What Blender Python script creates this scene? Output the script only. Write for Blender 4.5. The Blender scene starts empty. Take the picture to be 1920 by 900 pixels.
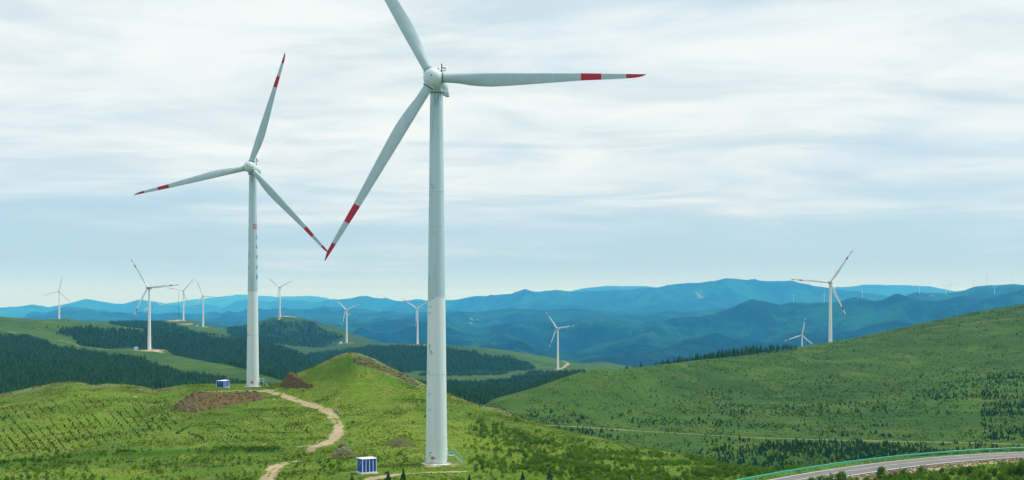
import bpy, math, random
import numpy as np
from mathutils import Matrix, Vector

# ------------------------------------------------------------------ camera, sky, sun, exposure
SC = bpy.context.scene
COL = SC.collection
F, CX, HY = 2580.0, 960.0, 560.0            # focal length / centre / horizon in photo pixels (1920 wide)
cam_d = bpy.data.cameras.new('camera')
cam = bpy.data.objects.new('camera', cam_d); COL.objects.link(cam)
cam.location = (0, 0, 0); cam.rotation_euler = (math.radians(90), 0, 0)
cam_d.sensor_width = 36.0; cam_d.lens = F / 1920 * 36.0
cam_d.shift_y = (HY - 450) / 1920
cam_d.clip_start = 0.5; cam_d.clip_end = 120000
SC.camera = cam

SUN_EL, SUN_AZ = math.radians(60), math.radians(72)   # azimuth clockwise from +Y: high, to the right
EXPOSURE = 0.35
sun_d = bpy.data.lights.new('sun', 'SUN'); sun_d.energy = 3.2; sun_d.angle = math.radians(9); sun_d.color = (1.0, 0.955, 0.87)
sun = bpy.data.objects.new('sun', sun_d); COL.objects.link(sun)
sdir = Vector((math.sin(SUN_AZ) * math.cos(SUN_EL), math.cos(SUN_AZ) * math.cos(SUN_EL), math.sin(SUN_EL)))
sun.rotation_euler = sdir.to_track_quat('Z', 'Y').to_euler(); sun.location = (0, 0, 260)

world = bpy.data.worlds.new('World'); SC.world = world; world.use_nodes = True


class G:
    """small node-graph helper"""
    def __init__(s, tree):
        s.t = tree; s.t.nodes.clear()

    def n(s, typ, out=0, props=None, **kw):
        nd = s.t.nodes.new(typ)
        for k, v in (props or {}).items():
            setattr(nd, k, v)
        for k, v in kw.items():
            k = k.replace('_', ' ')
            sock = nd.inputs[int(k[1:])] if (k[0] == 'i' and k[1:].isdigit()) else nd.inputs[k]
            s.set(sock, v)
        return nd

    def set(s, sock, v):
        if isinstance(v, bpy.types.NodeSocket):
            s.t.links.new(v, sock)
        elif isinstance(v, bpy.types.Node):
            s.t.links.new(v.outputs[0], sock)
        else:
            if hasattr(sock.default_value, '__len__') and hasattr(v, '__len__') and len(sock.default_value) == 4 and len(v) == 3:
                v = (*v, 1)
            sock.default_value = v

    def math(s, op, a, b=0.0, clamp=False):
        return s.n('ShaderNodeMath', props={'operation': op, 'use_clamp': clamp}, i0=a, i1=b).outputs[0]

    def mix(s, f, a, b, blend='MIX'):
        nd = s.t.nodes.new('ShaderNodeMix'); nd.data_type = 'RGBA'; nd.blend_type = blend
        s.set(nd.inputs[0], f); s.set(nd.inputs[6], a); s.set(nd.inputs[7], b)
        return nd.outputs[2]

    def noise(s, vec, scale, detail=4, rough=0.55, dist=0.0):
        return s.n('ShaderNodeTexNoise', Vector=vec, Scale=scale, Detail=detail, Roughness=rough, Distortion=dist).outputs[0]

    def ramp(s, f, lo, hi, a=0.0, b=1.0):
        nd = s.n('ShaderNodeMapRange', Value=f)
        nd.interpolation_type = 'SMOOTHSTEP'
        for i, v in zip((1, 2, 3, 4), (lo, hi, a, b)):
            nd.inputs[i].default_value = v
        return nd.outputs[0]

    def mapping(s, vec, scale=(1, 1, 1), loc=(0, 0, 0)):
        return s.n('ShaderNodeMapping', Vector=vec, Scale=scale, Location=loc).outputs[0]


g = G(world.node_tree)
gen = g.n('ShaderNodeTexCoord').outputs['Generated']
sky = g.n('ShaderNodeTexSky', props={'sky_type': 'NISHITA', 'sun_disc': False})
sky.sun_elevation = SUN_EL; sky.sun_rotation = SUN_AZ; sky.air_density = 1.0; sky.dust_density = 1.0; sky.ozone_density = 1.5
sep = g.n('ShaderNodeSeparateXYZ', Vector=gen)
zz = g.math('MAXIMUM', sep.outputs[2], 0.0)
zden = g.math('ADD', zz, 0.055)
px = g.math('DIVIDE', sep.outputs[0], zden); py = g.math('DIVIDE', sep.outputs[1], zden)
pl = g.n('ShaderNodeCombineXYZ', X=px, Y=py, Z=0.0).outputs[0]
# broad decks of stratus, streaky in the wind direction, and the fine texture inside them
n1 = g.noise(g.mapping(pl, (0.60, 0.70, 1), (5.1, 1.9, 0)), 0.75, 6, 0.50, 0.7)
n2 = g.noise(g.mapping(pl, (1.0, 1.25, 1), (7.3, 2.2, 0)), 0.9, 8, 0.58, 0.6)
n3 = g.noise(g.mapping(gen, (2.4, 2.4, 11.0), (0.4, 0.1, 0.62)), 1.7, 5, 0.52, 0.5)
deck = g.ramp(zz, 0.020, 0.140, -0.22, 0.075)          # the cloud deck opens toward the far horizon
cov = g.math('ADD', g.math('ADD', g.math('MULTIPLY', n1, 0.45), g.math('MULTIPLY', n3, 0.55)), deck)
cl_f = g.ramp(cov, 0.28, 0.62)
thin = g.ramp(n2, 0.32, 0.60)
blue = g.mix(0.80, sky, (4.5, 6.55, 8.1))
veil = g.mix(g.ramp(zz, 0.0, 0.030, 0.75, 0.0), blue, (6.6, 8.1, 8.5))      # pale band low over the ridges
cl_c = g.mix(thin, (6.0, 7.15, 7.7), (8.3, 8.8, 8.75))
skyc = g.mix(cl_f, veil, cl_c)
bg = g.n('ShaderNodeBackground', Color=skyc, Strength=0.085)
wo = g.n('ShaderNodeOutputWorld', Surface=bg)

vs = SC.view_settings
vs.view_transform = 'Standard'; vs.look = 'None'; vs.gamma = 1.0; vs.use_curve_mapping = False; vs.exposure = EXPOSURE
SC.render.engine = 'CYCLES'
cy = SC.cycles
cy.use_denoising = True
cy.max_bounces = 5; cy.diffuse_bounces = 3; cy.glossy_bounces = 2; cy.transmission_bounces = 2; cy.transparent_max_bounces = 6
cy.volume_bounces = 1; cy.sample_clamp_indirect = 6.0
cy.use_adaptive_sampling = False

# ------------------------------------------------------------------ helpers
rng = np.random.default_rng(7)
R = math.radians


def tag(o, label=None, cat=None, group=None, kind=None):
    if label: o['label'] = label
    if cat: o['category'] = cat
    if group: o['group'] = group
    if kind: o['kind'] = kind
    return o


def mesh_np(name, V, Fs, mats, smooth=False, mat_idx=None, attr=None, colattr=None):
    """V (n,3); Fs list of (m,k) int arrays"""
    if not isinstance(Fs, (list, tuple)): Fs = [Fs]
    Fs = [np.asarray(f, dtype=np.int32) for f in Fs if len(f)]
    me = bpy.data.meshes.new(name)
    V = np.asarray(V, dtype=np.float32)
    me.vertices.add(len(V)); me.vertices.foreach_set('co', V.ravel())
    li = np.concatenate([f.ravel() for f in Fs])
    cnt = np.concatenate([np.full(len(f), f.shape[1], dtype=np.int32) for f in Fs])
    st = np.concatenate([[0], np.cumsum(cnt)[:-1]]).astype(np.int32)
    me.loops.add(len(li)); me.loops.foreach_set('vertex_index', li)
    me.polygons.add(len(cnt)); me.polygons.foreach_set('loop_start', st)
    try:
        me.polygons.foreach_set('loop_total', cnt)
    except Exception:
        pass
    if not isinstance(mats, (list, tuple)): mats = [mats]
    for m in mats: me.materials.append(m)
    if mat_idx is not None: me.polygons.foreach_set('material_index', np.asarray(mat_idx, dtype=np.int32))
    me.polygons.foreach_set('use_smooth', np.full(len(cnt), smooth, dtype=bool))
    for k, a in (attr or {}).items():
        at = me.attributes.new(k, 'FLOAT', 'POINT'); at.data.foreach_set('value', np.asarray(a, dtype=np.float32))
    for k, a in (colattr or {}).items():
        at = me.attributes.new(k, 'FLOAT_COLOR', 'POINT'); at.data.foreach_set('color', np.asarray(a, dtype=np.float32).ravel())
    me.update(calc_edges=True); me.validate()
    return me


def link(name, me, parent=None, loc=None, rot=None):
    o = bpy.data.objects.new(name, me); COL.objects.link(o)
    if parent is not None: o.parent = parent
    if loc is not None: o.location = loc
    if rot is not None: o.rotation_euler = rot
    return o


class MB:
    """mesh builder: boxes, tubes, lathes collected in one mesh"""
    def __init__(s): s.v = []; s.f = []; s.m = []

    def add(s, V, Fc, mi=0):
        b = len(s.v); s.v += [tuple(p) for p in V]
        for f in Fc: s.f.append([b + i for i in f]); s.m.append(mi)

    def box(s, c, size, mi=0, bev=0.0, M=None):
        hx, hy, hz = (k / 2 for k in size)
        b = min(bev, hx * .9, hy * .9, hz * .9)
        if b <= 0:
            V = [Vector((x * hx, y * hy, z * hz)) for x in (-1, 1) for y in (-1, 1) for z in (-1, 1)]
            Fc = [(0, 1, 3, 2), (4, 6, 7, 5), (0, 4, 5, 1), (2, 3, 7, 6), (0, 2, 6, 4), (1, 5, 7, 3)]
        else:
            import bmesh
            bm = bmesh.new(); bmesh.ops.create_cube(bm, size=1)
            for q in bm.verts: q.co = Vector((q.co.x * 2 * hx, q.co.y * 2 * hy, q.co.z * 2 * hz))
            bmesh.ops.bevel(bm, geom=bm.edges[:], offset=b, segments=1, affect='EDGES')
            bm.verts.index_update()
            V = [q.co.copy() for q in bm.verts]; Fc = [[q.index for q in f.verts] for f in bm.faces]; bm.free()
        c = Vector(c)
        V = [(M @ q if M else q) + c for q in V]
        s.add(V, Fc, mi)

    def tube(s, p0, p1, r0, r1=None, n=8, mi=0, cap=True):
        p0, p1 = Vector(p0), Vector(p1); r1 = r0 if r1 is None else r1
        q = (p1 - p0).to_track_quat('Z', 'Y')
        V = []
        for p, r in ((p0, r0), (p1, r1)):
            V += [p + q @ Vector((r * math.cos(2 * math.pi * i / n), r * math.sin(2 * math.pi * i / n), 0)) for i in range(n)]
        Fc = [(i, (i + 1) % n, n + (i + 1) % n, n + i) for i in range(n)]
        if cap: Fc += [tuple(range(n - 1, -1, -1)), tuple(range(n, 2 * n))]
        s.add(V, Fc, mi)

    def lathe(s, prof, n=32, axis='Z', mi=0, cap=True):
        V = []
        for r, h in prof:
            for i in range(n):
                a = 2 * math.pi * i / n
                c, d = r * math.cos(a), r * math.sin(a)
                V.append((c, d, h) if axis == 'Z' else (c, h, -d))
        Fc = []
        for k in range(len(prof) - 1):
            for i in range(n):
                j = (i + 1) % n
                Fc.append((k * n + i, k * n + j, (k + 1) * n + j, (k + 1) * n + i))
        if cap:
            Fc += [tuple(range(n - 1, -1, -1)), tuple(range((len(prof) - 1) * n, len(prof) * n))]
        s.add(V, Fc, mi)

    def mesh(s, name, mats, smooth=False, angle=None):
        me = bpy.data.meshes.new(name); me.from_pydata(s.v, [], s.f)
        for m in (mats if isinstance(mats, (list, tuple)) else [mats]): me.materials.append(m)
        me.polygons.foreach_set('material_index', s.m)
        if smooth:
            me.polygons.foreach_set('use_smooth', [True] * len(s.f))
            if angle: me.set_sharp_from_angle(angle=R(angle))
        me.update(); return me


# ------------------------------------------------------------------ materials
def new_mat(name):
    m = bpy.data.materials.new(name); m.use_nodes = True
    return m, G(m.node_tree)


def finish(g, col, rough=0.8, bump=None, spec=0.3, metal=0.0, bstr=0.5, bdist=0.1, **kw):
    b = g.n('ShaderNodeBsdfPrincipled', Base_Color=col, Roughness=rough, Metallic=metal, **kw)
    b.inputs['Specular IOR Level'].default_value = spec
    if bump is not None:
        g.set(b.inputs['Normal'], g.n('ShaderNodeBump', Height=bump, Strength=bstr, Distance=bdist).outputs[0])
    g.n('ShaderNodeOutputMaterial', Surface=b)
    return b


def plain(name, col, rough=0.6, var=0.12, scale=2.0, spec=0.3, metal=0.0):
    m, g = new_mat(name)
    co = g.n('ShaderNodeTexCoord').outputs['Object']
    n = g.noise(co, scale, 5, 0.6)
    v = g.ramp(n, 0.3, 0.7, 1 - var, 1 + var)
    hsv = g.n('ShaderNodeHueSaturation', Color=(*col, 1), Value=v)
    finish(g, hsv.outputs[0], rough, spec=spec, metal=metal)
    return m


def grass_mat(name, bright, dark, dry, s, haze_rock=(0.26, 0.22, 0.17), bumpd=0.25, floor=(0.020, 0.050, 0.022), spot=0.42):
    """hill ground: mask R = bare earth, G = forest floor, B = lush grass, A = stony"""
    m, g = new_mat(name)
    co = g.n('ShaderNodeTexCoord').outputs['Object']
    at = g.n('ShaderNodeAttribute', props={'attribute_name': 'mask'})
    sp = g.n('ShaderNodeSeparateColor', Color=at.outputs['Color'])
    big = g.noise(co, 0.018 * s, 4, 0.55, 0.6)
    mid = g.noise(g.mapping(co, (1, 0.55, 1)), 0.13 * s, 5, 0.6, 0.4)
    fin = g.noise(co, 0.9 * s, 4, 0.65)
    spk = g.noise(co, 2.6 * s, 2, 0.5)
    c = g.mix(g.ramp(big, 0.36, 0.64), bright, dark)
    c = g.mix(g.ramp(mid, 0.44, 0.74, 0, 0.7), c, dry)
    c = g.mix(g.math('MULTIPLY', sp.outputs[2], g.ramp(mid, 0.2, 0.6, 0.5, 1.0)), c, tuple(k * q for k, q in zip(dark, (0.62, 0.85, 0.7))))
    c = g.mix(g.ramp(fin, 0.50, 0.72, 0, 0.75), c, tuple(k * spot for k in dark))
    c = g.mix(g.ramp(spk, 0.60, 0.74, 0, 0.55), c, tuple(k * 1.45 for k in dry))
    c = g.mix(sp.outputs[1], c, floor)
    rk = g.mix(g.ramp(fin, 0.35, 0.65), haze_rock, tuple(k * 0.32 for k in haze_rock))
    c = g.mix(g.math('MULTIPLY', at.outputs['Alpha'], g.ramp(g.noise(co, 0.5 * s, 4, 0.7), 0.40, 0.58)), c, rk)
    er = g.mix(g.ramp(mid, 0.3, 0.7), (0.42, 0.335, 0.22), (0.30, 0.235, 0.15))
    er = g.mix(g.ramp(fin, 0.55, 0.7, 0, 0.6), er, (0.16, 0.115, 0.07))
    edge = g.math('ADD', sp.outputs[0], g.math('ADD', g.ramp(fin, 0.3, 0.7, -0.26, 0.26), g.ramp(mid, 0.3, 0.7, -0.34, 0.30)))
    c = g.mix(g.math('MULTIPLY', g.ramp(edge, 0.38, 0.62), g.ramp(sp.outputs[0], 0.02, 0.1)), c, er)
    h = g.math('ADD', fin, g.math('MULTIPLY', mid, 2.0))
    finish(g, c, 0.95, h, 0.05, bstr=0.75, bdist=bumpd)
    return m


MAT_NEAR = grass_mat('near_grass', (0.110, 0.178, 0.016), (0.062, 0.124, 0.013), (0.164, 0.198, 0.036), 1.0, spot=0.55)
MAT_MID = grass_mat('hill_grass', (0.042, 0.094, 0.013), (0.022, 0.064, 0.012), (0.076, 0.116, 0.024), 0.42, bumpd=0.6, spot=0.75)


def mountain_mat():
    m, g = new_mat('mountain_cover')
    co = g.n('ShaderNodeTexCoord').outputs['Object']
    at = g.n('ShaderNodeAttribute', props={'attribute_name': 'mask'})
    big = g.noise(co, 0.0016, 6, 0.62, 0.9)
    mid = g.noise(co, 0.006, 5, 0.62, 0.5)
    c = g.mix(g.ramp(big, 0.42, 0.54), (0.012, 0.070, 0.036), (0.002, 0.020, 0.016))
    c = g.mix(g.ramp(mid, 0.52, 0.66, 0, 0.8), c, (0.003, 0.024, 0.018))
    fine = g.noise(co, 0.022, 5, 0.65)
    c = g.mix(g.ramp(fine, 0.45, 0.62, 0, 0.65), c, (0.002, 0.020, 0.016))
    pale = g.noise(g.mapping(co, (1, 0.6, 1), (900, 300, 0)), 0.0016, 6, 0.65, 1.2)
    c = g.mix(g.ramp(pale, 0.64, 0.68, 0, 0.9), c, (0.15, 0.18, 0.16))
    finish(g, c, 0.95, g.math('ADD', mid, g.math('MULTIPLY', fine, 0.35)), 0.03, bstr=0.7, bdist=40.0)
    return m


MAT_FAR = mountain_mat()


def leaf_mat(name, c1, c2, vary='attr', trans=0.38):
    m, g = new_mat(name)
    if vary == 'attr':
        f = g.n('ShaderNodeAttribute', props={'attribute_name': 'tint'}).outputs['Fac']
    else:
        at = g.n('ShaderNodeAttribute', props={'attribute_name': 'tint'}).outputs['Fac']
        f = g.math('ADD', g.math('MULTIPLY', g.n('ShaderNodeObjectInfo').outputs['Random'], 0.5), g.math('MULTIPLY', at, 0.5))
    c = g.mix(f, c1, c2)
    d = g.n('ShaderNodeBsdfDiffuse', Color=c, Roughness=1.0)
    t = g.n('ShaderNodeBsdfTranslucent', Color=c)
    mx = g.n('ShaderNodeMixShader', i0=trans, i1=d, i2=t)
    g.n('ShaderNodeOutputMaterial', Surface=mx)
    return m


M_CONIFER = leaf_mat('conifer_needles', (0.012, 0.060, 0.027), (0.074, 0.178, 0.066), 'attr', 0.1)
M_CONIFER_O = leaf_mat('conifer_needles_single', (0.012, 0.060, 0.027), (0.074, 0.178, 0.066), 'obj', 0.1)
M_PINE = leaf_mat('young_pine_needles', (0.018, 0.068, 0.028), (0.050, 0.125, 0.044), 'attr', 0.15)
M_PINE_O = leaf_mat('young_pine_needles_single', (0.018, 0.068, 0.028), (0.050, 0.125, 0.044), 'obj', 0.15)
M_SHRUB = leaf_mat('shrub_leaves', (0.062, 0.160, 0.014), (0.165, 0.290, 0.030), 'attr')
M_SHRUB_O = leaf_mat('shrub_leaves_single', (0.062, 0.160, 0.014), (0.165, 0.290, 0.030), 'obj')
M_GRASS = leaf_mat('grass_blades', (0.076, 0.138, 0.011), (0.195, 0.238, 0.032), 'attr')
M_SEED = leaf_mat('seedling_needles', (0.026, 0.066, 0.016), (0.060, 0.110, 0.024), 'obj', 0.1)
M_SEED_S = leaf_mat('seedling_needles_rows', (0.026, 0.066, 0.016), (0.075, 0.105, 0.028), 'attr', 0.1)
M_BARK = plain('bark', (0.11, 0.075, 0.05), 0.9, 0.3, 6)
M_STONE = plain('stone', (0.30, 0.27, 0.22), 0.9, 0.45, 0.7)
M_BROWNSTONE = plain('brown_stone', (0.125, 0.105, 0.064), 0.9, 0.45, 0.8)
M_GREYSTONE = plain('grey_stone', (0.22, 0.205, 0.155), 0.9, 0.45, 0.8)


def tower_mat(name, ca, cb, cc, cd_):
    m, g = new_mat(name)
    tc = g.n('ShaderNodeTexCoord').outputs['Object']
    sp = g.n('ShaderNodeSeparateXYZ', Vector=tc)
    st = g.noise(g.mapping(tc, (1.2, 1.2, 0.05)), 1.0, 5, 0.6)
    c = g.mix(g.ramp(st, 0.35, 0.75), ca, cb)
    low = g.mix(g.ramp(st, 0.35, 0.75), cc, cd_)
    c = g.mix(g.math('LESS_THAN', sp.outputs[2], 32.0), c, low)     # lowest section lighter: the tower's light-and-dark contrast put into the colour
    blot = g.noise(g.mapping(tc, (1.6, 1.6, 0.16)), 1.3, 5, 0.7)
    top = g.ramp(sp.outputs[2], 60.5, 70.5)                   # oil streaks running down from the yaw bearing
    c = g.mix(g.math('MULTIPLY', g.ramp(blot, 0.48, 0.64), g.math('MULTIPLY', top, 0.85)), c, (0.11, 0.10, 0.085))
    finish(g, c, 0.5, spec=0.3)
    return m


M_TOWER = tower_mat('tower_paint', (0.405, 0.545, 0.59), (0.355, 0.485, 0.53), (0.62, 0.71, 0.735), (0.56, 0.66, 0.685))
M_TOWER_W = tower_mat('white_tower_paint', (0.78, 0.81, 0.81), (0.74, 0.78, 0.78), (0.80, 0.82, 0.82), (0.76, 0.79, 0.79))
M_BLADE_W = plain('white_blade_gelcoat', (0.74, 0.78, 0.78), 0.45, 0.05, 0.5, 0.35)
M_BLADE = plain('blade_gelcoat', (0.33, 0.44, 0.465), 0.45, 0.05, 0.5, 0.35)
M_HUB = plain('hub_gelcoat', (0.47, 0.56, 0.57), 0.5, 0.07, 0.9, 0.4)
M_RED = plain('red_band_paint', (0.37, 0.012, 0.026), 0.45, 0.10, 1.0)
M_DARK = plain('dark_seal', (0.03, 0.05, 0.06), 0.7, 0.1)
M_MARK = plain('faded_grey_mark', (0.30, 0.36, 0.37), 0.7, 0.25, 3)
M_MARKD = plain('dark_mark', (0.13, 0.17, 0.18), 0.7, 0.25, 3)
M_BLUEMARK = plain('blue_lettering', (0.01, 0.19, 0.42), 0.5, 0.1)
M_REDMARK = plain('red_lettering', (0.50, 0.03, 0.05), 0.5, 0.1)
M_CONC = plain('concrete', (0.58, 0.57, 0.53), 0.85, 0.15, 1.5)
M_STEEL = plain('galvanised_steel', (0.30, 0.47, 0.45), 0.45, 0.1, 3, 0.5)
M_BLUE = plain('cabinet_blue', (0.006, 0.065, 0.38), 0.4, 0.12, 1.5, 0.4)
M_WHITE = plain('cabinet_white', (0.80, 0.83, 0.84), 0.45, 0.05, 2, 0.4)
M_PALEBLUE = plain('pale_blue_paint', (0.22, 0.46, 0.72), 0.5, 0.1)
M_RAIL = plain('guardrail_green', (0.010, 0.36, 0.22), 0.42, 0.14, 0.8, 0.5)
M_SOIL = None


def soil_mat(name, a, b, c, grass=False):
    m, g = new_mat(name)
    co = g.n('ShaderNodeTexCoord').outputs['Object']
    n = g.noise(co, 1.3, 6, 0.7); k = g.noise(co, 4.0, 3, 0.6)
    col = g.mix(g.ramp(n, 0.35, 0.65), a, b)
    if grass: col = g.mix(g.ramp(g.noise(co, 0.55, 5, 0.7), 0.54, 0.64, 0, 0.9), col, (0.085, 0.125, 0.016))
    col = g.mix(g.ramp(k, 0.58, 0.68, 0, 0.9), col, c)
    finish(g, col, 0.95, k, 0.05, bstr=0.9, bdist=0.25)
    return m


M_SOIL = soil_mat('brown_soil', (0.140, 0.104, 0.044), (0.055, 0.041, 0.018), (0.30, 0.25, 0.14), True)
M_SPOILROCK = soil_mat('spoil_rock', (0.21, 0.16, 0.075), (0.05, 0.038, 0.018), (0.42, 0.36, 0.23))
M_RUBBLE = soil_mat('grassy_rubble', (0.070, 0.100, 0.020), (0.085, 0.080, 0.036), (0.24, 0.20, 0.13))


def road_mats():
    m, g = new_mat('asphalt')
    co = g.n('ShaderNodeTexCoord').outputs['Object']
    n = g.noise(co, 0.35, 6, 0.65); k = g.noise(co, 5.0, 3, 0.6)
    c = g.mix(g.ramp(n, 0.35, 0.68), (0.118, 0.125, 0.132), (0.160, 0.166, 0.170))
    c = g.mix(g.ramp(k, 0.5, 0.7, 0, 0.35), c, (0.08, 0.085, 0.09))
    finish(g, c, 0.85, k, 0.2, bstr=0.2, bdist=0.02)
    out = [m]
    for nm, col in (('white_road_paint', (0.74, 0.75, 0.74)), ('yellow_road_paint', (0.62, 0.40, 0.15))):
        m2, g = new_mat(nm)
        co = g.n('ShaderNodeTexCoord').outputs['Object']
        wear = g.ramp(g.noise(co, 1.6, 5, 0.7), 0.52, 0.72, 0, 0.6)
        finish(g, g.mix(wear, col, (0.15, 0.155, 0.16)), 0.75, spec=0.2)
        out.append(m2)
    return out


# ------------------------------------------------------------------ noise
def _hash(ix, iy, seed):
    h = (ix.astype(np.int64) * 374761393 + iy.astype(np.int64) * 668265263 + seed * 1442695041) & 0xFFFFFFFF
    h = ((h ^ (h >> 13)) * 1274126177) & 0xFFFFFFFF
    return ((h ^ (h >> 16)) & 0xFFFFFF).astype(np.float32) / float(0xFFFFFF)


def vnoise(x, y, seed=0):
    ix = np.floor(x); iy = np.floor(y)
    fx = (x - ix).astype(np.float32); fy = (y - iy).astype(np.float32)
    fx = fx * fx * fx * (fx * (fx * 6 - 15) + 10); fy = fy * fy * fy * (fy * (fy * 6 - 15) + 10)
    a = _hash(ix, iy, seed); b = _hash(ix + 1, iy, seed); c = _hash(ix, iy + 1, seed); d = _hash(ix + 1, iy + 1, seed)
    return (a + (b - a) * fx) * (1 - fy) + (c + (d - c) * fx) * fy


def fbm(x, y, octv=4, seed=0, gain=0.5):
    s = 0; a = 1.0; t = 0
    for o in range(octv):
        ca, sa = math.cos(o * 1.1), math.sin(o * 1.1)
        s = s + a * (vnoise((x * ca - y * sa) * 2 ** o, (x * sa + y * ca) * 2 ** o, seed + o) - 0.5) * 2
        t += a; a *= gain
    return s / t


def ridged(x, y, octv=5, seed=0, gain=0.5):
    s = 0; a = 1.0; t = 0
    for o in range(octv):
        ca, sa = math.cos(o * 0.9), math.sin(o * 0.9)
        n = 1 - np.abs(vnoise((x * ca - y * sa) * 2.03 ** o, (x * sa + y * ca) * 2.03 ** o, seed + o) * 2 - 1)
        s = s + a * n * n; t += a; a *= gain
    return s / t * 2 - 1


# ------------------------------------------------------------------ the terrain: one lofted sheet
U = np.arange(-520, 2441, 2.0)


def smooth_u(a, sig):
    if sig <= 0: return a
    k = int(sig * 3 / 2) + 1
    w = np.exp(-0.5 * ((np.arange(-k, k + 1) * 2.0) / sig) ** 2); w /= w.sum()
    return np.convolve(np.pad(a, k, 'edge'), w, 'valid')


def curve(pts, sig=8):
    """pts (u, y_photo, depth): a line of the land that stands at that depth; returns depth, height"""
    p = np.array(sorted(pts), dtype=float)
    y = smooth_u(np.interp(U, p[:, 0], p[:, 1]), sig)
    d = smooth_u(np.interp(U, p[:, 0], p[:, 2]), max(sig, 26))
    return d, (HY - y) / F * d


def curvez(pts, sig=10):
    p = np.array(sorted(pts), dtype=float)
    return smooth_u(np.interp(U, p[:, 0], p[:, 1]), 26), smooth_u(np.interp(U, p[:, 0], p[:, 2]), sig)


def cz(u, z, d):
    return (u, HY - z / d * F, d)


def cd(pts, d, sig=2):
    return curve([(u, y, d) for u, y in pts], sig)


CURVES = []
CURVES.append(curvez([(0, 20, -30)]))
CURVES.append(curvez([(0, 130, -31)]))
CURVES.append(curve([(-520, 905, 252), (0, 905, 250), (400, 905, 245), (820, 905, 238), (1200, 905, 232), (1320, 903, 226),
                     (1420, 901, 214), cz(1500, -28.9, 211), cz(1580, -29.5, 211), cz(1700, -29.7, 212), cz(1920, -29.8, 213), cz(2440, -29.8, 214)], 20))
CURVES.append(curve([(-520, 870, 286), (0, 867, 288), (200, 850, 292), (400, 843, 296), (600, 840, 296), (700, 850, 284), (820, 868, 264.5),
                     (1000, 870, 262), (1200, 870, 264), (1320, 875, 256), (1400, 884, 241), (1440, 891, 231),
                     cz(1500, -28.8, 226), cz(1570, -28.8, 234), cz(1660, -28.8, 243), cz(1780, -28.8, 253), cz(1920, -28.8, 261), cz(2440, -28.8, 280)], 12))
CURVES.append(curve([(-520, 802, 352), (0, 805, 345), (200, 795, 352), (400, 790, 358), (600, 785, 362), (655, 777, 362), (820, 800, 330),
                     (1000, 835, 315), (1200, 857, 300), (1320, 869, 285), (1400, 886, 268), (1440, 896, 262),
                     cz(1500, -33.5, 268), cz(1660, -35, 280), cz(1920, -36.5, 302), cz(2440, -37, 325)], 12))
CURVES.append(curve([(-520, 772, 405), (0, 774, 395), (160, 753, 405), (300, 759, 405), (400, 753, 410), (500, 746, 420), (560, 737, 420),
                     (610, 722, 412), (660, 710, 404), (720, 722, 395), (800, 752, 385), (905, 785, 365), (1010, 812, 350), (1100, 830, 335),
                     (1200, 847, 322), (1320, 867, 300), (1400, 887, 290), cz(1440, -39, 290), cz(1500, -40, 305), cz(1920, -43, 335), cz(2440, -43, 360)], 10))
RIDGE = [(-520, 775), (-100, 762), (0, 745), (60, 730), (100, 722), (130, 718.5), (160, 721), (178, 726), (200, 722), (225, 724), (255, 727),
         (275, 731), (290, 735), (305, 732), (350, 724), (400, 723), (474, 722), (515, 722), (535, 714), (550, 702), (575, 693), (610, 676), (640, 663),
         (663, 658.5), (676, 662), (690, 668), (720, 682), (760, 702), (800, 722), (845, 742), (880, 755), (905, 763), (935, 768), (950, 775),
         (1000, 792), (1050, 806), (1100, 818), (1200, 840), (1290, 858), (1340, 869), (1390, 881), (1420, 893)]
rd = np.array([(-520, 455), (400, 458), (474, 478), (520, 470), (560, 445), (655, 430), (800, 415), (905, 398), (1010, 380), (1100, 360), (1200, 343),
               (1320, 316), (1420, 305)], float)
CURVES.append(curve([(u, y, float(np.interp(u, rd[:, 0], rd[:, 1]))) for u, y in RIDGE] +
                    [cz(1460, -44, 315), cz(1500, -46, 325), cz(1920, -48, 362), cz(2440, -47, 390)], 5))
CURVES.append(curvez([(-520, 600, -52), (0, 600, -52), (474, 610, -52), (655, 560, -50), (800, 540, -50), (905, 490, -50), (1100, 430, -53), (1400, 375, -53),
                      (1500, 378, -52), (1920, 415, -50), (2440, 430, -46)], 20))
CURVES.append(curve([(-520, 745, 780), (0, 748, 780), (200, 730, 800), (300, 740, 800), (474, 740, 800), (655, 722, 750), (800, 747, 760), (850, 775, 640),
                     (905, 778, 530), (1000, 790, 520), (1100, 812, 505), (1200, 832, 495), (1400, 832, 500), (1600, 812, 520), (1920, 790, 520), (2440, 765, 520)], 14))
CURVES.append(curve([(-520, 690, 1000), (0, 694, 1000), (200, 698, 1050), (280, 690, 1250), (350, 702, 1100), (450, 722, 930), (520, 732, 880), (655, 718, 900),
                     (800, 737, 900), (850, 752, 860), (905, 772, 570), (1000, 762, 572), (1100, 752, 620), (1200, 762, 640), (1400, 750, 690), (1600, 730, 740),
                     (1920, 690, 780), (2440, 640, 780)], 14))
CURVES.append(curve([(-520, 645, 1400), (0, 645, 1400), (100, 652, 1450), (200, 657, 1550), (280, 657, 1610), (350, 672, 1450), (450, 690, 1200), (520, 713, 1000),
                     (560, 722, 960), (655, 718, 1000), (800, 732, 1050), (850, 748, 980), (905, 764, 600), (930, 755, 590), (1000, 735, 622), (1060, 710, 665),
                     (1095, 697, 690), (1122, 691, 705), (1140, 693, 715), (1160, 697, 730), (1200, 691, 762), (1300, 677, 840), (1400, 665, 905), (1500, 655, 970), (1560, 644, 1010),
                     (1600, 637, 1035), (1700, 615, 1080), (1800, 592, 1120), (1920, 570, 1150), (2440, 490, 1150)], 9))
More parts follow.
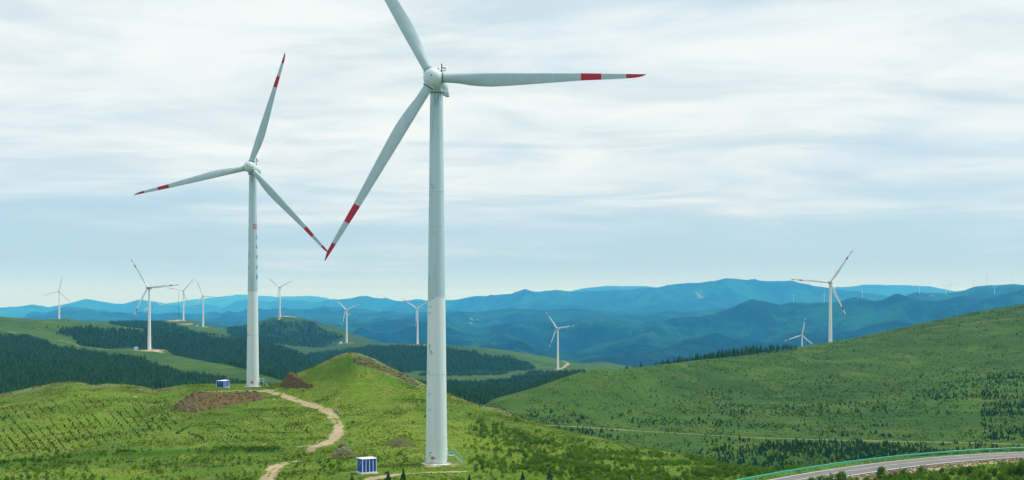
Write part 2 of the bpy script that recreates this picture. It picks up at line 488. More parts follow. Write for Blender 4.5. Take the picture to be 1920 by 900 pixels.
CURVES.append(curve([(-520, 622, 1560), (0, 625, 1560), (100, 641, 1620), (200, 656, 1690), (280, 663, 1760), (350, 682, 1650), (450, 703, 1450), (520, 720, 1300),
                     (600, 717, 1250), (655, 714, 1250), (800, 730, 1250), (860, 738, 1200), (915, 765, 820), (1000, 744, 850), (1125, 706, 900), (1200, 700, 950),
                     (1300, 687, 1010), (1400, 673, 1080), (1480, 662, 1150), (1600, 645, 1300), (1920, 588, 1450), (2440, 520, 1450)], 10))
CURVES.append(curve([(-520, 608, 1700), (0, 612, 1700), (100, 626, 1760), (200, 641, 1850), (280, 642, 1950), (350, 656, 1900), (450, 672, 1750), (520, 692, 1600),
                     (600, 706, 1500), (655, 706, 1500), (800, 723, 1450), (860, 724, 1450), (950, 737, 1350), (1000, 731, 1350), (1060, 716, 1300), (1125, 710, 1250),
                     (1200, 705, 1250), (1400, 690, 1350), (1600, 672, 1500), (1920, 625, 1700), (2440, 560, 1700)], 10))
CURVES.append(curve([(-520, 588, 1850), (0, 595, 1850), (60, 597.5, 1880), (130, 602, 1950), (180, 604, 2000), (215, 609, 2030), (240, 614, 2050), (300, 619, 2100), (400, 629, 2100),
                     (440, 634, 2080), (485, 645, 2050), (540, 660, 1950), (580, 683, 1850), (620, 699, 1800), (700, 702, 1700), (800, 709, 1700), (860, 709, 1800),
                     (940, 709, 1900), (1000, 704, 1900), (1060, 699, 1850), (1125, 704, 1700), (1200, 705, 1600), (1400, 700, 1700), (1600, 682, 1900), (1920, 640, 2200), (2440, 590, 2200)], 8))
CURVES.append(curve([(-520, 600, 2300), (0, 606, 2300), (200, 614, 2450), (300, 624, 2500), (400, 634, 2500), (485, 650, 2450), (540, 664, 2400), (580, 682, 2300),
                     (620, 697, 2200), (700, 692, 2150), (800, 696, 2150), (860, 698, 2150), (940, 699, 2200), (1000, 697, 2300), (1046, 692, 2465), (1125, 694, 2400),
                     (1200, 699, 2300), (1400, 702, 2300), (1920, 655, 2700), (2440, 620, 2700)], 10))
CURVES.append(curve([(-520, 605, 2800), (0, 606, 2800), (200, 610, 2800), (300, 615, 2800), (400, 623, 2800), (440, 632, 2750), (485, 641, 2800), (540, 647, 2850),
                     (580, 661, 2700), (620, 667, 2600), (700, 670, 2450), (800, 674, 2450), (860, 677, 2450), (940, 682, 2480), (1000, 686, 2550), (1060, 687, 2680), (1130, 690, 2650),
                     (1200, 699, 2550), (1400, 706, 2550), (1505, 697, 2700), (1920, 662, 3000), (2440, 640, 3000)], 10))
CURVES.append(curve([(-520, 604, 3200), (0, 605, 3200), (200, 604, 3200), (300, 605, 3200), (381, 613, 3220), (440, 619, 3200), (485, 623, 3150), (540, 631, 3150), (580, 648, 3050),
                     (610, 652, 3010), (635, 644, 3010), (650, 643, 3014), (670, 644, 2980), (690, 647, 2950), (783, 646, 2790), (840, 648, 2790), (880, 651, 2790), (950, 657, 2820), (1020, 668, 2870),
                     (1060, 678, 2900), (1090, 684, 2900), (1110, 680.5, 2920), (1130, 679, 2950), (1160, 684, 2950), (1200, 692, 2950), (1400, 706, 2900), (1600, 702, 2900), (1920, 672, 3300), (2440, 650, 3300)], 6))
CURVES.append(curve([(-520, 606, 3560), (0, 606, 3560), (75, 602, 3580), (88, 598, 3590), (111, 598, 3590), (122, 596, 3590), (132, 597, 3590), (146, 601, 3590), (180, 603, 3500), (215, 602, 3400), (300, 600, 3360),
                     (344, 598, 3350), (360, 600, 3350), (400, 611, 3350), (430, 616, 3380), (450, 612, 3390), (480, 604, 3400), (510, 594, 3420), (535, 591, 3420), (560, 594, 3420), (620, 610, 3420),
                     (680, 632, 3420), (710, 643, 3400), (740, 655, 3300), (783, 660, 3200), (900, 670, 3200), (1000, 685, 3250), (1200, 700, 3300), (1400, 710, 3300),
                     (1600, 706, 3300), (1920, 682, 3600), (2440, 660, 3600)], 5))
CURVES.append(curvez([(0, 4500, -250)]))
CURVES.append(curvez([(0, 6000, -262)]))
FRONT = [(-520, 650), (0, 645), (560, 640), (640, 632), (672, 624), (700, 628), (748, 634), (790, 622), (840, 632), (900, 640), (960, 634), (1000, 650), (1055, 668), (1110, 650), (1160, 639), (1195, 630),
         (1222, 626), (1245, 634), (1280, 640), (1320, 634), (1345, 627), (1370, 638), (1400, 645), (1450, 630), (1500, 616), (1540, 624), (1580, 618), (1640, 608), (1680, 602), (1730, 612), (1780, 600),
         (1820, 594), (1870, 590), (1920, 578), (2440, 560)]
CURVES.append(cd([(u, y + 0.5 * (668 - y)) for u, y in FRONT], 7150, 6))
CURVES.append(cd(FRONT, 7600))
CURVES.append(cd([(u, y + 7) for u, y in FRONT], 8250, 10))
CURVES.append(cd([(-520, 625), (0, 615), (400, 612), (560, 618), (620, 613), (660, 606), (700, 603), (748, 599), (790, 603), (850, 606), (900, 612), (950, 606), (1000, 601), (1040, 605),
                  (1065, 603), (1090, 596), (1117, 591), (1140, 596), (1170, 604), (1205, 609), (1240, 603), (1280, 594), (1310, 596), (1340, 592), (1370, 580), (1395, 567), (1411, 560),
                  (1425, 565), (1440, 567), (1458, 571), (1490, 565), (1520, 567), (1580, 564), (1600, 559), (1620, 560), (1640, 565), (1655, 563), (1685, 552), (1715, 560),
                  (1760, 564), (1800, 556), (1815, 557), (1840, 563), (1870, 553), (1920, 543), (2200, 530), (2440, 525)], 9500))
CURVES.append(cd([(-520, 612), (2440, 608)], 10800))
CURVES.append(cd([(-520, 600), (0, 606), (45, 602), (60, 589), (100, 583), (125, 574), (160, 576), (200, 584), (260, 590), (320, 592), (400, 588), (480, 585), (560, 581), (610, 576),
                  (650, 580), (720, 586), (800, 590), (850, 583), (900, 585), (960, 580), (1010, 584), (1070, 579), (1120, 582), (1200, 588), (1260, 582), (1300, 586),
                  (1370, 581), (1450, 578), (1545, 575), (1600, 575), (1690, 556), (1718, 549), (1760, 550), (1800, 547), (1815, 541), (1830, 536), (1850, 534),
                  (1900, 532), (1920, 534), (2440, 530)], 12500))
CURVES.append(cd([(-520, 604), (2440, 600)], 15000))
FARR = [(-520, 590), (-200, 570), (0, 578), (40, 575), (62, 571), (90, 576), (130, 568), (165, 561), (200, 566), (225, 571), (260, 562), (300, 567), (345, 576), (390, 570), (420, 576),
                  (440, 566), (460, 562), (500, 566), (530, 560), (600, 566), (640, 562), (675, 556), (720, 560), (748, 565), (780, 560), (810, 566), (850, 563), (890, 554),
                  (920, 557), (970, 549), (1000, 546), (1040, 543), (1080, 546), (1110, 544), (1180, 541), (1240, 538), (1290, 531), (1360, 524), (1400, 527), (1450, 526),
                  (1480, 526), (1510, 533), (1560, 543), (1620, 548), (1680, 556), (1760, 560), (1920, 562), (2440, 560)]
CURVES.append(cd([(u, y + 0.55 * (602 - y)) for u, y in FARR], 18400, 5))
CURVES.append(cd(FARR, 20000))
CURVES.append(cd([(-520, 592), (2440, 590)], 23500))
CURVES.append(cd([(-520, 572), (0, 582), (300, 570), (350, 564), (410, 556), (450, 553), (520, 556), (580, 555), (620, 561), (700, 566), (1000, 560), (1090, 543), (1110, 540), (1150, 536),
                  (1200, 537), (1230, 541), (1400, 545), (1500, 540), (1560, 540), (1620, 534), (1680, 533), (1740, 537), (1790, 545), (1920, 550), (2440, 556)], 30000))
CURVES.append(cd([(-520, 600), (2440, 600)], 34000))
NR = [8, 20, 110, 90, 70, 64, 22, 20, 64, 76, 20, 22, 34, 16, 20, 24, 26, 12, 14, 26, 26, 16, 46, 14, 30, 12, 16, 26, 8, 20, 4]
KD = np.array([c[0] for c in CURVES]); KZ = np.array([c[1] for c in CURVES])
far_s = np.interp(U, [420, 1050], [1.5, 1.0])
for k in range(25, len(KD)): KD[k] = KD[k] * far_s; KZ[k] = KZ[k] * far_s
for k in range(1, len(KD)): KD[k] = np.maximum(KD[k], KD[k - 1] * 1.004 + 2)

# monotone cubic along each sight column
h = np.diff(KD, axis=0); dl = np.diff(KZ, axis=0) / h
m = np.zeros_like(KD)
for k in range(1, len(KD) - 1):
    a, b = dl[k - 1], dl[k]; w1 = 2 * h[k] + h[k - 1]; w2 = h[k] + 2 * h[k - 1]
    with np.errstate(divide='ignore', invalid='ignore'):
        hm = (w1 + w2) / (w1 / a + w2 / b)
    m[k] = np.where(a * b > 0, hm, 0)
m[0] = dl[0]; m[-1] = dl[-1]
rows_d, rows_z, rows_k, rows_t = [], [], [], []
for k, n in enumerate(NR):
    last = k == len(NR) - 1
    for t in np.linspace(0, 1, n + (1 if last else 0), endpoint=last):
        t2, t3 = t * t, t * t * t
        rows_z.append((2 * t3 - 3 * t2 + 1) * KZ[k] + (t3 - 2 * t2 + t) * h[k] * m[k] + (-2 * t3 + 3 * t2) * KZ[k + 1] + (t3 - t2) * h[k] * m[k + 1])
        rows_d.append(KD[k] + t * h[k]); rows_k.append(k); rows_t.append(t)
D = np.array(rows_d); Z = np.array(rows_z); RK = np.array(rows_k); RT = np.array(rows_t)
NRW, NC = D.shape
X = (U[None, :] - CX) / F * D
row_of = lambda k: int(np.argmax(RK >= k)) if k < len(NR) else NRW - 1
R_A, R_B = row_of(7), row_of(18)            # near land | middle hills | mountains

# natural relief on top of the loft
sl = slice(0, R_A + 1)
w = np.clip((D[sl] - 60) / 120, 0, 1)
Z[sl] += w * (0.75 * fbm(X[sl] / 34, D[sl] / 34, 3, 11) + 0.26 * fbm(X[sl] / 6, D[sl] / 8, 3, 17) + 0.10 * fbm(X[sl] / 1.6, D[sl] / 2.2, 2, 19))
sl = slice(R_A, R_B + 1)
ww = np.clip((np.arange(R_A, R_B + 1) - R_A) / 6.0, 0, 1)[:, None] * np.clip((R_B - np.arange(R_A, R_B + 1)) / 4.0, 0, 1)[:, None]
Z[sl] += ww * np.clip(D[sl] / 1500, 0.35, 1.6) * (2.1 * fbm(X[sl] / 130, D[sl] / 150, 3, 23) + 0.8 * fbm(X[sl] / 26, D[sl] / 30, 3, 29))
sl = slice(R_B, NRW)
kk = RK[sl]; tt = RT[sl]
crest = {23: 1, 25: 1, 28: 1, 30: 1, 21: 0.75}
wc = np.ones(len(kk))
for i in range(len(kk)):
    for c in crest:
        if kk[i] == c - 1: wc[i] = min(wc[i], 1 - 0.93 * crest[c] * tt[i] ** 2)
        if kk[i] == c: wc[i] = min(wc[i], 0.07 + 0.93 * tt[i] if crest[c] == 1 else 1 - crest[c] * (1 - tt[i]))
wc *= np.clip((np.arange(len(kk))) / 10.0, 0, 1)
amp = np.interp(D[sl], [4500, 6000, 9500, 12500, 20000, 30000], [10, 80, 118, 105, 200, 160])
fw = np.clip((D[sl] - 10500) / 4000, 0, 1)
rn = ridged(X[sl] / 760 + 3.3, D[sl] / 820, 6, 41, 0.52) * (1 - fw) + ridged(X[sl] / 1500 + 1.3, D[sl] / 1700, 6, 43, 0.52) * fw
sp_ = ridged(X[sl] / 2300 + 3.3, D[sl] / 2600, 3, 47, 0.5)
fn = fbm(X[sl] / 230, D[sl] / 420, 4, 53) * (1 - fw) + fbm(X[sl] / 480, D[sl] / 900, 4, 57) * fw
Z[sl] += wc[:, None] * amp * (0.95 * rn + 0.35 * sp_) + (0.55 + 0.45 * wc[:, None]) * amp * 0.20 * fn + np.clip(wc * 9, 0, 1)[:, None] * ((3.2 * fbm(X[sl] / 55, D[sl] / 120, 3, 59) + 9.0 * fbm(X[sl] / 240, D[sl] / 500, 3, 62)) * (1 - fw) + (9.0 * fbm(X[sl] / 120, D[sl] / 300, 3, 58) + 26.0 * fbm(X[sl] / 460, D[sl] / 1100, 3, 64)) * fw)

# ---- road geometry (level, 28.5 m under the camera)
ROAD_Z = -28.5
far_px = [(1437, 900), (1500, 889), (1570, 878), (1660, 866.5), (1780, 855), (1920, 846)]
near_px = [(1550, 900), (1660, 881), (1740, 871), (1840, 862.5), (1920, 857.5)]


def lvl(u, y, z): d = z * F / (HY - y); return ((u - CX) / F * d, d)


fp = np.array([lvl(u, y, ROAD_Z) for u, y in far_px]); npx = np.array([lvl(u, y, ROAD_Z) for u, y in near_px])
cf, cn = np.polyfit(fp[:, 0], fp[:, 1], 2), np.polyfit(npx[:, 0], npx[:, 1], 2)
cc = (cf + cn) / 2
xs = np.linspace(8, 118, 160)
road_c = np.stack([xs, np.polyval(cc, xs)], 1)
tn = np.gradient(road_c, axis=0); tn /= np.linalg.norm(tn, axis=1)[:, None]
road_n = np.stack([-tn[:, 1], tn[:, 0]], 1)           # points away from the camera (far side)
ROAD_HALF = 3.65


def dist_poly(Xs, Ys, P):
    best = np.full(Xs.shape, 1e9); side = np.zeros(Xs.shape)
    for a, b in zip(P[:-1], P[1:]):
        e = b - a; L2 = float(e @ e) + 1e-9
        t = np.clip(((Xs - a[0]) * e[0] + (Ys - a[1]) * e[1]) / L2, 0, 1)
        dx, dy = Xs - a[0] - t * e[0], Ys - a[1] - t * e[1]
        q = np.hypot(dx, dy); s = np.sign(e[0] * dy - e[1] * dx)
        side = np.where(q < best, s, side); best = np.minimum(best, q)
    return best, side


sel = (D[:R_A] > 150) & (D[:R_A] < 330) & (X[:R_A] > 0) & (X[:R_A] < 135)
dist, side = dist_poly(X[:R_A][sel], D[:R_A][sel], road_c[::4])
zt = Z[:R_A][sel]
f = np.clip((dist - np.where(side > 0, 4.9, 4.1)) / np.where(side > 0, 7.0, 3.6), 0, 1); f = f * f * (3 - 2 * f)
tmp = Z[:R_A].copy(); tmp[sel] = (ROAD_Z - 0.16) * (1 - f) + zt * f; Z[:R_A] = tmp
road_dist = np.full((R_A, NC), 99.0); road_dist[sel] = dist

# ---- pads under turbines and boxes
PADS = []


def W(u, y, d): return Vector(((u - CX) / F * d, d, (HY - y) / F * d))


def pad(u, y, d, r):
    p = W(u, y, d)
    q = np.hypot(X - p.x, (D - p.y))
    k = q < r * 2.2
    if not k.any(): return
    f = np.clip((q[k] - r) / (r * 1.2), 0, 1); f = f * f * (3 - 2 * f)
    Z[k] = p.z * (1 - f) + Z[k] * f


for a in [(820, 870, 263.5, 6), (687, 888, 248.5, 4), (474, 725, 461, 7), (418, 727, 463, 4), (280, 656, 1610, 16), (381, 613, 3220, 18), (344, 602, 3330, 16), (111, 598.5, 3580, 16),
          (525, 594.5, 3395, 14), (650, 643, 3014, 14), (783, 646, 2790, 14), (1046, 692, 2465, 16)]:
    pad(*a)

YP = HY - Z / D * F                                   # photo row of each ground point
run = np.minimum.accumulate(YP, axis=0)
VIS = YP - run                                       # 0 = on the visible skyline so far; >0 = hidden by that many px


def pick(u, y, dmin=0, dmax=1e9):
    """first ground point seen at photo pixel (u, y)"""
    c = int(np.clip(round((u - U[0]) / 2), 0, NC - 1))
    ok = np.where((D[:, c] >= dmin) & (D[:, c] <= dmax) & (YP[:, c] <= y))[0]
    r = int(ok[0]) if len(ok) else int(np.argmin(np.abs(YP[:, c] - y) + 1e6 * ((D[:, c] < dmin) | (D[:, c] > dmax))))
    if r > 0 and D[r - 1, c] >= dmin:
        y0, y1 = YP[r - 1, c], YP[r, c]
        t = 0 if y0 == y1 else float(np.clip((y0 - y) / (y0 - y1), 0, 1))
        dd = D[r - 1, c] + t * (D[r, c] - D[r - 1, c])
    else:
        dd = D[r, c]
    return np.array([(u - CX) / F * dd, dd])


def ground(x, y):
    """height of the land at world (x, y), y > 0"""
    x = np.atleast_1d(np.asarray(x, float)); y = np.atleast_1d(np.asarray(y, float))
    fc = np.clip((CX + F * x / y - U[0]) / 2, 0, NC - 1.001); c0 = fc.astype(int); t = fc - c0
    out = np.empty(len(x))
    for i in range(len(x)):
        a = np.interp(y[i], D[:, c0[i]], Z[:, c0[i]]); b = np.interp(y[i], D[:, c0[i] + 1], Z[:, c0[i] + 1])
        out[i] = a * (1 - t[i]) + b * t[i]
    return out


def inpoly(u, y, P):
    r = np.zeros(u.shape, bool); n = len(P)
    for i in range(n):
        x1, y1 = P[i]; x2, y2 = P[(i + 1) % n]
        if y1 == y2: continue
        c = ((y1 > y) != (y2 > y)) & (u < (x2 - x1) * (y - y1) / (y2 - y1) + x1)
        r ^= c
    return r


UU = np.broadcast_to(U[None, :], D.shape)
JU = UU + 8 * fbm(X / 22, D / 40, 3, 77); JY = YP + 2.8 * fbm(X / 14, D / 30, 3, 78)


def zone(P, d0, d1, vis=14):
    return inpoly(JU, JY, P) & (D > d0) & (D < d1) & (VIS < vis)


# ---- forest zones (photo outline at the roots, depth range)
FZ = {}
FZ['left'] = zone([(-530, 633), (0, 633), (55, 634), (78, 642), (100, 655), (160, 664), (228, 676), (262, 678), (288, 688), (335, 703), (400, 712), (450, 722), (530, 735), (530, 830), (-530, 830)], 640, 1640, 40)
FZ['middle'] = zone([(112, 622), (142, 617), (300, 621), (400, 631), (485, 648), (545, 662), (600, 690), (650, 740), (520, 740), (455, 712), (330, 676), (255, 654), (180, 656), (150, 648), (146, 640), (128, 630)], 1000, 2350, 40) & ((RK[:, None] >= 10) | (D > 1640))
FZ['middle'] &= (RK[:, None] > 10) | (UU > 420)
FZ['centre'] = zone([(560, 672), (600, 664), (680, 657), (700, 652), (830, 653), (880, 662), (960, 674), (1004, 692), (960, 697), (880, 694), (690, 700), (580, 700)], 2000, 2790, 25)
FZ['hollow'] = zone([(700, 730), (835, 722), (905, 722), (1000, 713), (1060, 705), (1095, 703), (1100, 790), (700, 790)], 900, 1900, 40)
FZ['young'] = zone([(830, 692), (960, 699), (930, 703), (860, 706), (780, 706)], 1800, 2500, 20) | zone([(955, 708), (1000, 700), (1085, 700), (1060, 706), (960, 716)], 1600, 2500, 20)
FZ['dome'] = zone([(425, 618), (480, 611), (512, 603), (530, 605), (585, 606), (600, 617), (650, 638), (690, 650), (560, 664), (480, 650), (430, 628)], 2600, 3440, 20) & (D > np.interp(UU + 14 * fbm(X / 60, D / 90, 3, 79), [490, 530, 600, 640], [2600, 2750, 3040, 3100]))
FZ['saddle'] = zone([(205, 607), (300, 606), (325, 611), (352, 620), (325, 626), (230, 616)], 2400, 3300, 20)
FZ['behind'] = (UU > 1146) & (UU < 1494) & (D > 900) & (D < np.interp(UU, [1146, 1490], [930, 1190])) & (RK[:, None] >= 10) & (RK[:, None] <= 11)

# ---- cover masks
M_d = np.zeros(D.shape, np.float32); M_f = np.zeros(D.shape, np.float32); M_l = np.zeros(D.shape, np.float32); M_s = np.zeros(D.shape, np.float32)
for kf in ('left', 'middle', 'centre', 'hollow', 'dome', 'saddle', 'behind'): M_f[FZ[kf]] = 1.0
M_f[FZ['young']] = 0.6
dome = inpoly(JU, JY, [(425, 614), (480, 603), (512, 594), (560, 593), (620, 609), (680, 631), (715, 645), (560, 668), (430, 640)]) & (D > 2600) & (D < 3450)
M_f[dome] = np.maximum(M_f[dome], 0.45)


def track(pts, half, rows, soft=0.5, dmin=0, dmax=1e9, arr=None, val=1.0, step=6, ruts=False):
    P = []
    for (a, b) in zip(pts[:-1], pts[1:]):
        n = max(1, int(math.hypot(b[0] - a[0], b[1] - a[1]) / step))
        for i in range(n): P.append(pick(a[0] + (b[0] - a[0]) * i / n, a[1] + (b[1] - a[1]) * i / n, dmin, dmax))
    P.append(pick(*pts[-1], dmin, dmax)); P = np.array(P)
    r0, r1 = rows
    A = M_d if arr is None else arr
    k = (D[r0:r1] > P[:, 1].min() - 25) & (D[r0:r1] < P[:, 1].max() + 25) & (X[r0:r1] > P[:, 0].min() - 25) & (X[r0:r1] < P[:, 0].max() + 25)
    ds, _ = dist_poly(X[r0:r1][k], D[r0:r1][k], P)
    v = np.clip((half + soft - ds) / (2 * soft), 0, 1) * val
    if ruts:
        v = v * np.clip(1.0 - 0.42 * np.exp(-(ds / 0.32) ** 2) + 0.5 * fbm(X[r0:r1][k] / 2.6, D[r0:r1][k] / 3.4, 3, 83), 0, 1)
    q = A[r0:r1].copy(); q[k] = np.maximum(q[k], v); A[r0:r1] = q
    return P


near_rows = (0, R_A); mid_rows = (R_A, R_B)
PATH = track([(470, 733), (510, 735), (540, 745), (575, 757), (600, 765), (619, 775), (630, 787), (636, 800), (633, 814), (620, 826), (605, 834), (588, 838)], 1.2, near_rows, 1.1, 230, 470, ruts=True)
track([(600, 834), (560, 838)], 0.8, near_rows, 0.8, 230, 470)
track([(552, 863), (535, 868), (518, 874), (507, 885), (498, 905)], 1.3, near_rows, 0.9, 200, 470, ruts=True)
track([(690, 899), (740, 890), (800, 886), (870, 884)], 0.7, near_rows, 0.7, 200, 300)
track([(860, 884), (930, 882), (1000, 883)], 0.45, near_rows, 0.8, 200, 300, val=0.75)
track([(690, 740), (640, 745), (600, 750)], 0.5, near_rows, 0.8, 300, 440, val=0.5)
track([(395, 735), (430, 733), (470, 733), (520, 732)], 2.2, near_rows, 2.0, 400, 475, val=0.62)
BANK = track([(-60, 872), (0, 868), (100, 860), (160, 851), (210, 848), (300, 845), (400, 842), (520, 841)], 1.2, near_rows, 1.0, 230, 330, arr=M_l, val=1.0)
bk = (D[:R_A] > 220) & (D[:R_A] < 345) & (X[:R_A] < 5)
bd, bs = dist_poly(X[:R_A][bk], D[:R_A][bk], BANK)
zq = Z[:R_A].copy(); zq[bk] -= 0.95 * (bs < 0) * np.clip(bd / 1.3, 0, 1) * np.clip((26 - bd) / 20, 0, 1) * np.clip((5 - X[:R_A][bk] - 28) / 12, 0, 1); Z[:R_A] = zq
track([(1020, 795), (1100, 799), (1200, 806), (1400, 818), (1600, 824), (1760, 826), (1960, 831)], 1.6, mid_rows, 0.9, 400, 700, arr=M_f, val=0.7)
track([(0, 621), (60, 627), (110, 637), (150, 648), (200, 655), (262, 657)], 3.0, mid_rows, 2.0, 1300, 1700, val=0.5)
track([(525, 596), (521, 603), (506, 608), (485, 612)], 3.4, mid_rows, 3.0, 3000, 3440, val=0.85)
track([(1046, 693), (1060, 687), (1065, 681), (1056, 677)], 3.6, mid_rows, 3.0, 2350, 2960, val=0.8)
track([(850, 710), (940, 708), (1000, 699), (1040, 694)], 4.0, mid_rows, 4.0, 1600, 2500, val=0.42)


def patch(u, y, d, rx, ry, val, arr=None, rows=mid_rows, seed=3):
    p = W(u, y, d); A = M_d if arr is None else arr
    r0, r1 = rows
    q = ((X[r0:r1] - p.x) / rx) ** 2 + ((D[r0:r1] - p.y) / ry) ** 2 + 0.7 * fbm(X[r0:r1] / rx * 1.7, D[r0:r1] / ry * 1.7, 3, seed)
    A[r0:r1] = np.maximum(A[r0:r1], np.clip(1.5 - q, 0, 1) * val)


patch(289, 658, 1600, 14, 34, 0.85); patch(383, 613, 3215, 15, 26, 0.6); patch(330, 603, 3320, 24, 40, 0.6); patch(352, 607, 3260, 14, 26, 0.5)
patch(111, 598, 3575, 40, 30, 0.7); patch(1050, 694, 2450, 10, 18, 0.8); patch(650, 644, 3005, 22, 20, 0.5); patch(783, 647, 2780, 22, 20, 0.4); patch(540, 594, 3400, 40, 26, 0.5)
patch(935, 722, 1500, 8, 25, 0.9)
patch(823, 872, 262.5, 4.4, 4.0, 0.5, rows=near_rows)
# lush strips, stony crests
lush = np.clip(fbm(X[:R_A] / 30, D[:R_A] / 22, 3, 91) * 1.6 - 0.15, 0, 0.6)
low = np.clip((YP[:R_A] - 842) / 20, 0, 1)
M_l[:R_A] = np.maximum(M_l[:R_A], 0.95 * np.clip(0.62 + fbm(X[:R_A] / 9, D[:R_A] / 12, 3, 94), 0, 1) * inpoly(JU[:R_A] + 3 * fbm(X[:R_A] / 2, D[:R_A] / 3, 2, 95), JY[:R_A] + 5 * fbm(X[:R_A] / 3, D[:R_A] / 5, 2, 96), [(560, 715), (600, 690), (650, 664), (700, 680), (770, 712), (790, 730), (700, 718), (620, 715)]) * (D[:R_A] > 380))
M_l[:R_A] = np.maximum(M_l[:R_A], lush * 0.35 + low * 0.45 * np.clip(0.6 + fbm(X[:R_A] / 12, D[:R_A] / 14, 3, 93), 0, 1))
crest_d = np.abs(D[:R_A] - KD[6][None, :])
st = np.clip(1.15 - crest_d / 7, 0, 1) * ((UU[:R_A] < 330) | ((UU[:R_A] > 600) & (UU[:R_A] < 960)))
st = np.maximum(st, inpoly(JU[:R_A], JY[:R_A], [(660, 668), (690, 668), (735, 690), (765, 705), (800, 722), (800, 730), (770, 720), (735, 705), (700, 692), (664, 682)]) * (VIS[:R_A] < 4) * 0.6)
M_s[:R_A] = st
road_side = np.zeros((R_A, NC)); road_side[sel] = side
road_edge = (road_dist < 6.3) & (road_dist > 3.0) & (road_side < 0)
M_d[:R_A][road_edge] = 0.62


def sheet(name, r0, r1, mat, label, cat):
    n = r1 - r0 + 1
    V = np.stack([X[r0:r1 + 1], D[r0:r1 + 1], Z[r0:r1 + 1]], -1).reshape(-1, 3)
    idx = np.arange(n * NC).reshape(n, NC)
    Fq = np.stack([idx[:-1, :-1], idx[:-1, 1:], idx[1:, 1:], idx[1:, :-1]], -1).reshape(-1, 4)
    col = np.stack([M_d[r0:r1 + 1], M_f[r0:r1 + 1], M_l[r0:r1 + 1], M_s[r0:r1 + 1]], -1).reshape(-1, 4)
    o = link(name, mesh_np(name, V, Fq, mat, True, colattr={'mask': col}))
    return tag(o, label, cat, kind='structure')


sheet('ground', 0, R_A, MAT_NEAR, 'near grassy hilltop with dirt paths and a rounded knoll', 'ground')
sheet('hills', R_A, R_B, MAT_MID, 'green middle hills with forest patches and open pasture', 'hills')
sheet('mountains', R_B, NRW - 1, MAT_FAR, 'blue hazy mountain ranges along the horizon', 'mountains')

def laid_path(pts, half, dmin, dmax, mat, label):
    P = []
    for (a, b) in zip(pts[:-1], pts[1:]):
        n = max(1, int(math.hypot(b[0] - a[0], b[1] - a[1]) / 4))
        for i in range(n): P.append(pick(a[0] + (b[0] - a[0]) * i / n, a[1] + (b[1] - a[1]) * i / n, dmin, dmax))
    P = np.array(P)
    for _ in range(6): P[1:-1] = (P[:-2] + 2 * P[1:-1] + P[2:]) / 4
    t = np.gradient(P, axis=0); t /= np.linalg.norm(t, axis=1)[:, None]; nn = np.stack([-t[:, 1], t[:, 0]], 1)
    wv = half * (1 + 0.45 * fbm(np.arange(len(P)) / 5.0, np.zeros(len(P)), 3, 97))
    V = []
    for o in (-1, -0.33, 0.33, 1):
        q = P + nn * (wv * o)[:, None]; V.append(np.column_stack([q, ground(q[:, 0], q[:, 1]) + (0.07 if abs(o) < 1 else -0.05)]))
    V = np.stack(V, 1).reshape(-1, 3); n = len(P); i4 = np.arange(n * 4).reshape(n, 4)
    Fq = np.stack([i4[:-1, :-1], i4[1:, :-1], i4[1:, 1:], i4[:-1, 1:]], -1).reshape(-1, 4)
    tag(link('path', mesh_np('path', V, Fq, mat, True)), label, 'path', kind='structure')


M_TRACK = soil_mat('pale_track', (0.17, 0.185, 0.075), (0.10, 0.135, 0.04), (0.27, 0.235, 0.14))
M_TRACKB = soil_mat('brown_track', (0.14, 0.105, 0.06), (0.07, 0.085, 0.03), (0.22, 0.165, 0.10))
laid_path([(1020, 797), (1100, 801), (1200, 808), (1400, 820), (1600, 826), (1760, 829), (1960, 834)], 2.0, 400, 700, M_TRACK, 'thin pale track crossing the foot of the right hillside')
laid_path([(1610, 638), (1680, 626), (1760, 613), (1860, 601), (1960, 593)], 2.2, 800, 1200, M_TRACKB, 'brown track along the upper crest of the right hill')

# ------------------------------------------------------------------ haze: one even box of air
hz = MB(); hz.box((0, 26700, -15), (64000, 54600, 660))
hm, g = new_mat('haze_air')
pv = g.n('ShaderNodeVolumePrincipled', Density=5.8e-5)
pv.inputs['Color'].default_value = (0.06, 0.42, 1.0, 1); pv.inputs['Absorption Color'].default_value = (1, 1, 1, 1); pv.inputs['Anisotropy'].default_value = 0.0
g.n('ShaderNodeOutputMaterial', Volume=pv)
tag(link('haze', hz.mesh('haze', hm)), 'pale blue haze in the air over the hills', 'haze', kind='stuff')

# ------------------------------------------------------------------ road and guardrail
strips = [(-ROAD_HALF, -3.38, 0), (-3.38, -3.20, 1), (-3.20, -0.10, 0), (-0.10, 0.10, 2), (0.10, 3.20, 0), (3.20, 3.38, 1), (3.38, ROAD_HALF, 0)]
V, Fq, MI = [], [], []
offs = [strips[0][0] - 0.02, ] + [s[0] for s in strips] + [strips[-1][1], strips[-1][1] + 0.02]
zof = [-0.5] + [0.05 - 0.015 * abs(o) for o in offs[1:-1]] + [-0.5]
no = len(offs)
for c, nn in zip(road_c, road_n):
    for o, z in zip(offs, zof): V.append((c[0] + nn[0] * o, c[1] + nn[1] * o, ROAD_Z + z))
mi_of = [0] + [s[2] for s in strips] + [0]
for i in range(len(road_c) - 1):
    for j in range(no - 1):
        a = i * no + j; Fq.append((a, a + no, a + no + 1, a + 1)); MI.append(mi_of[j])
tag(link('road', mesh_np('road', V, np.array(Fq), road_mats(), False, MI)), 'grey two lane asphalt road curving through the lower right', 'road', kind='structure')

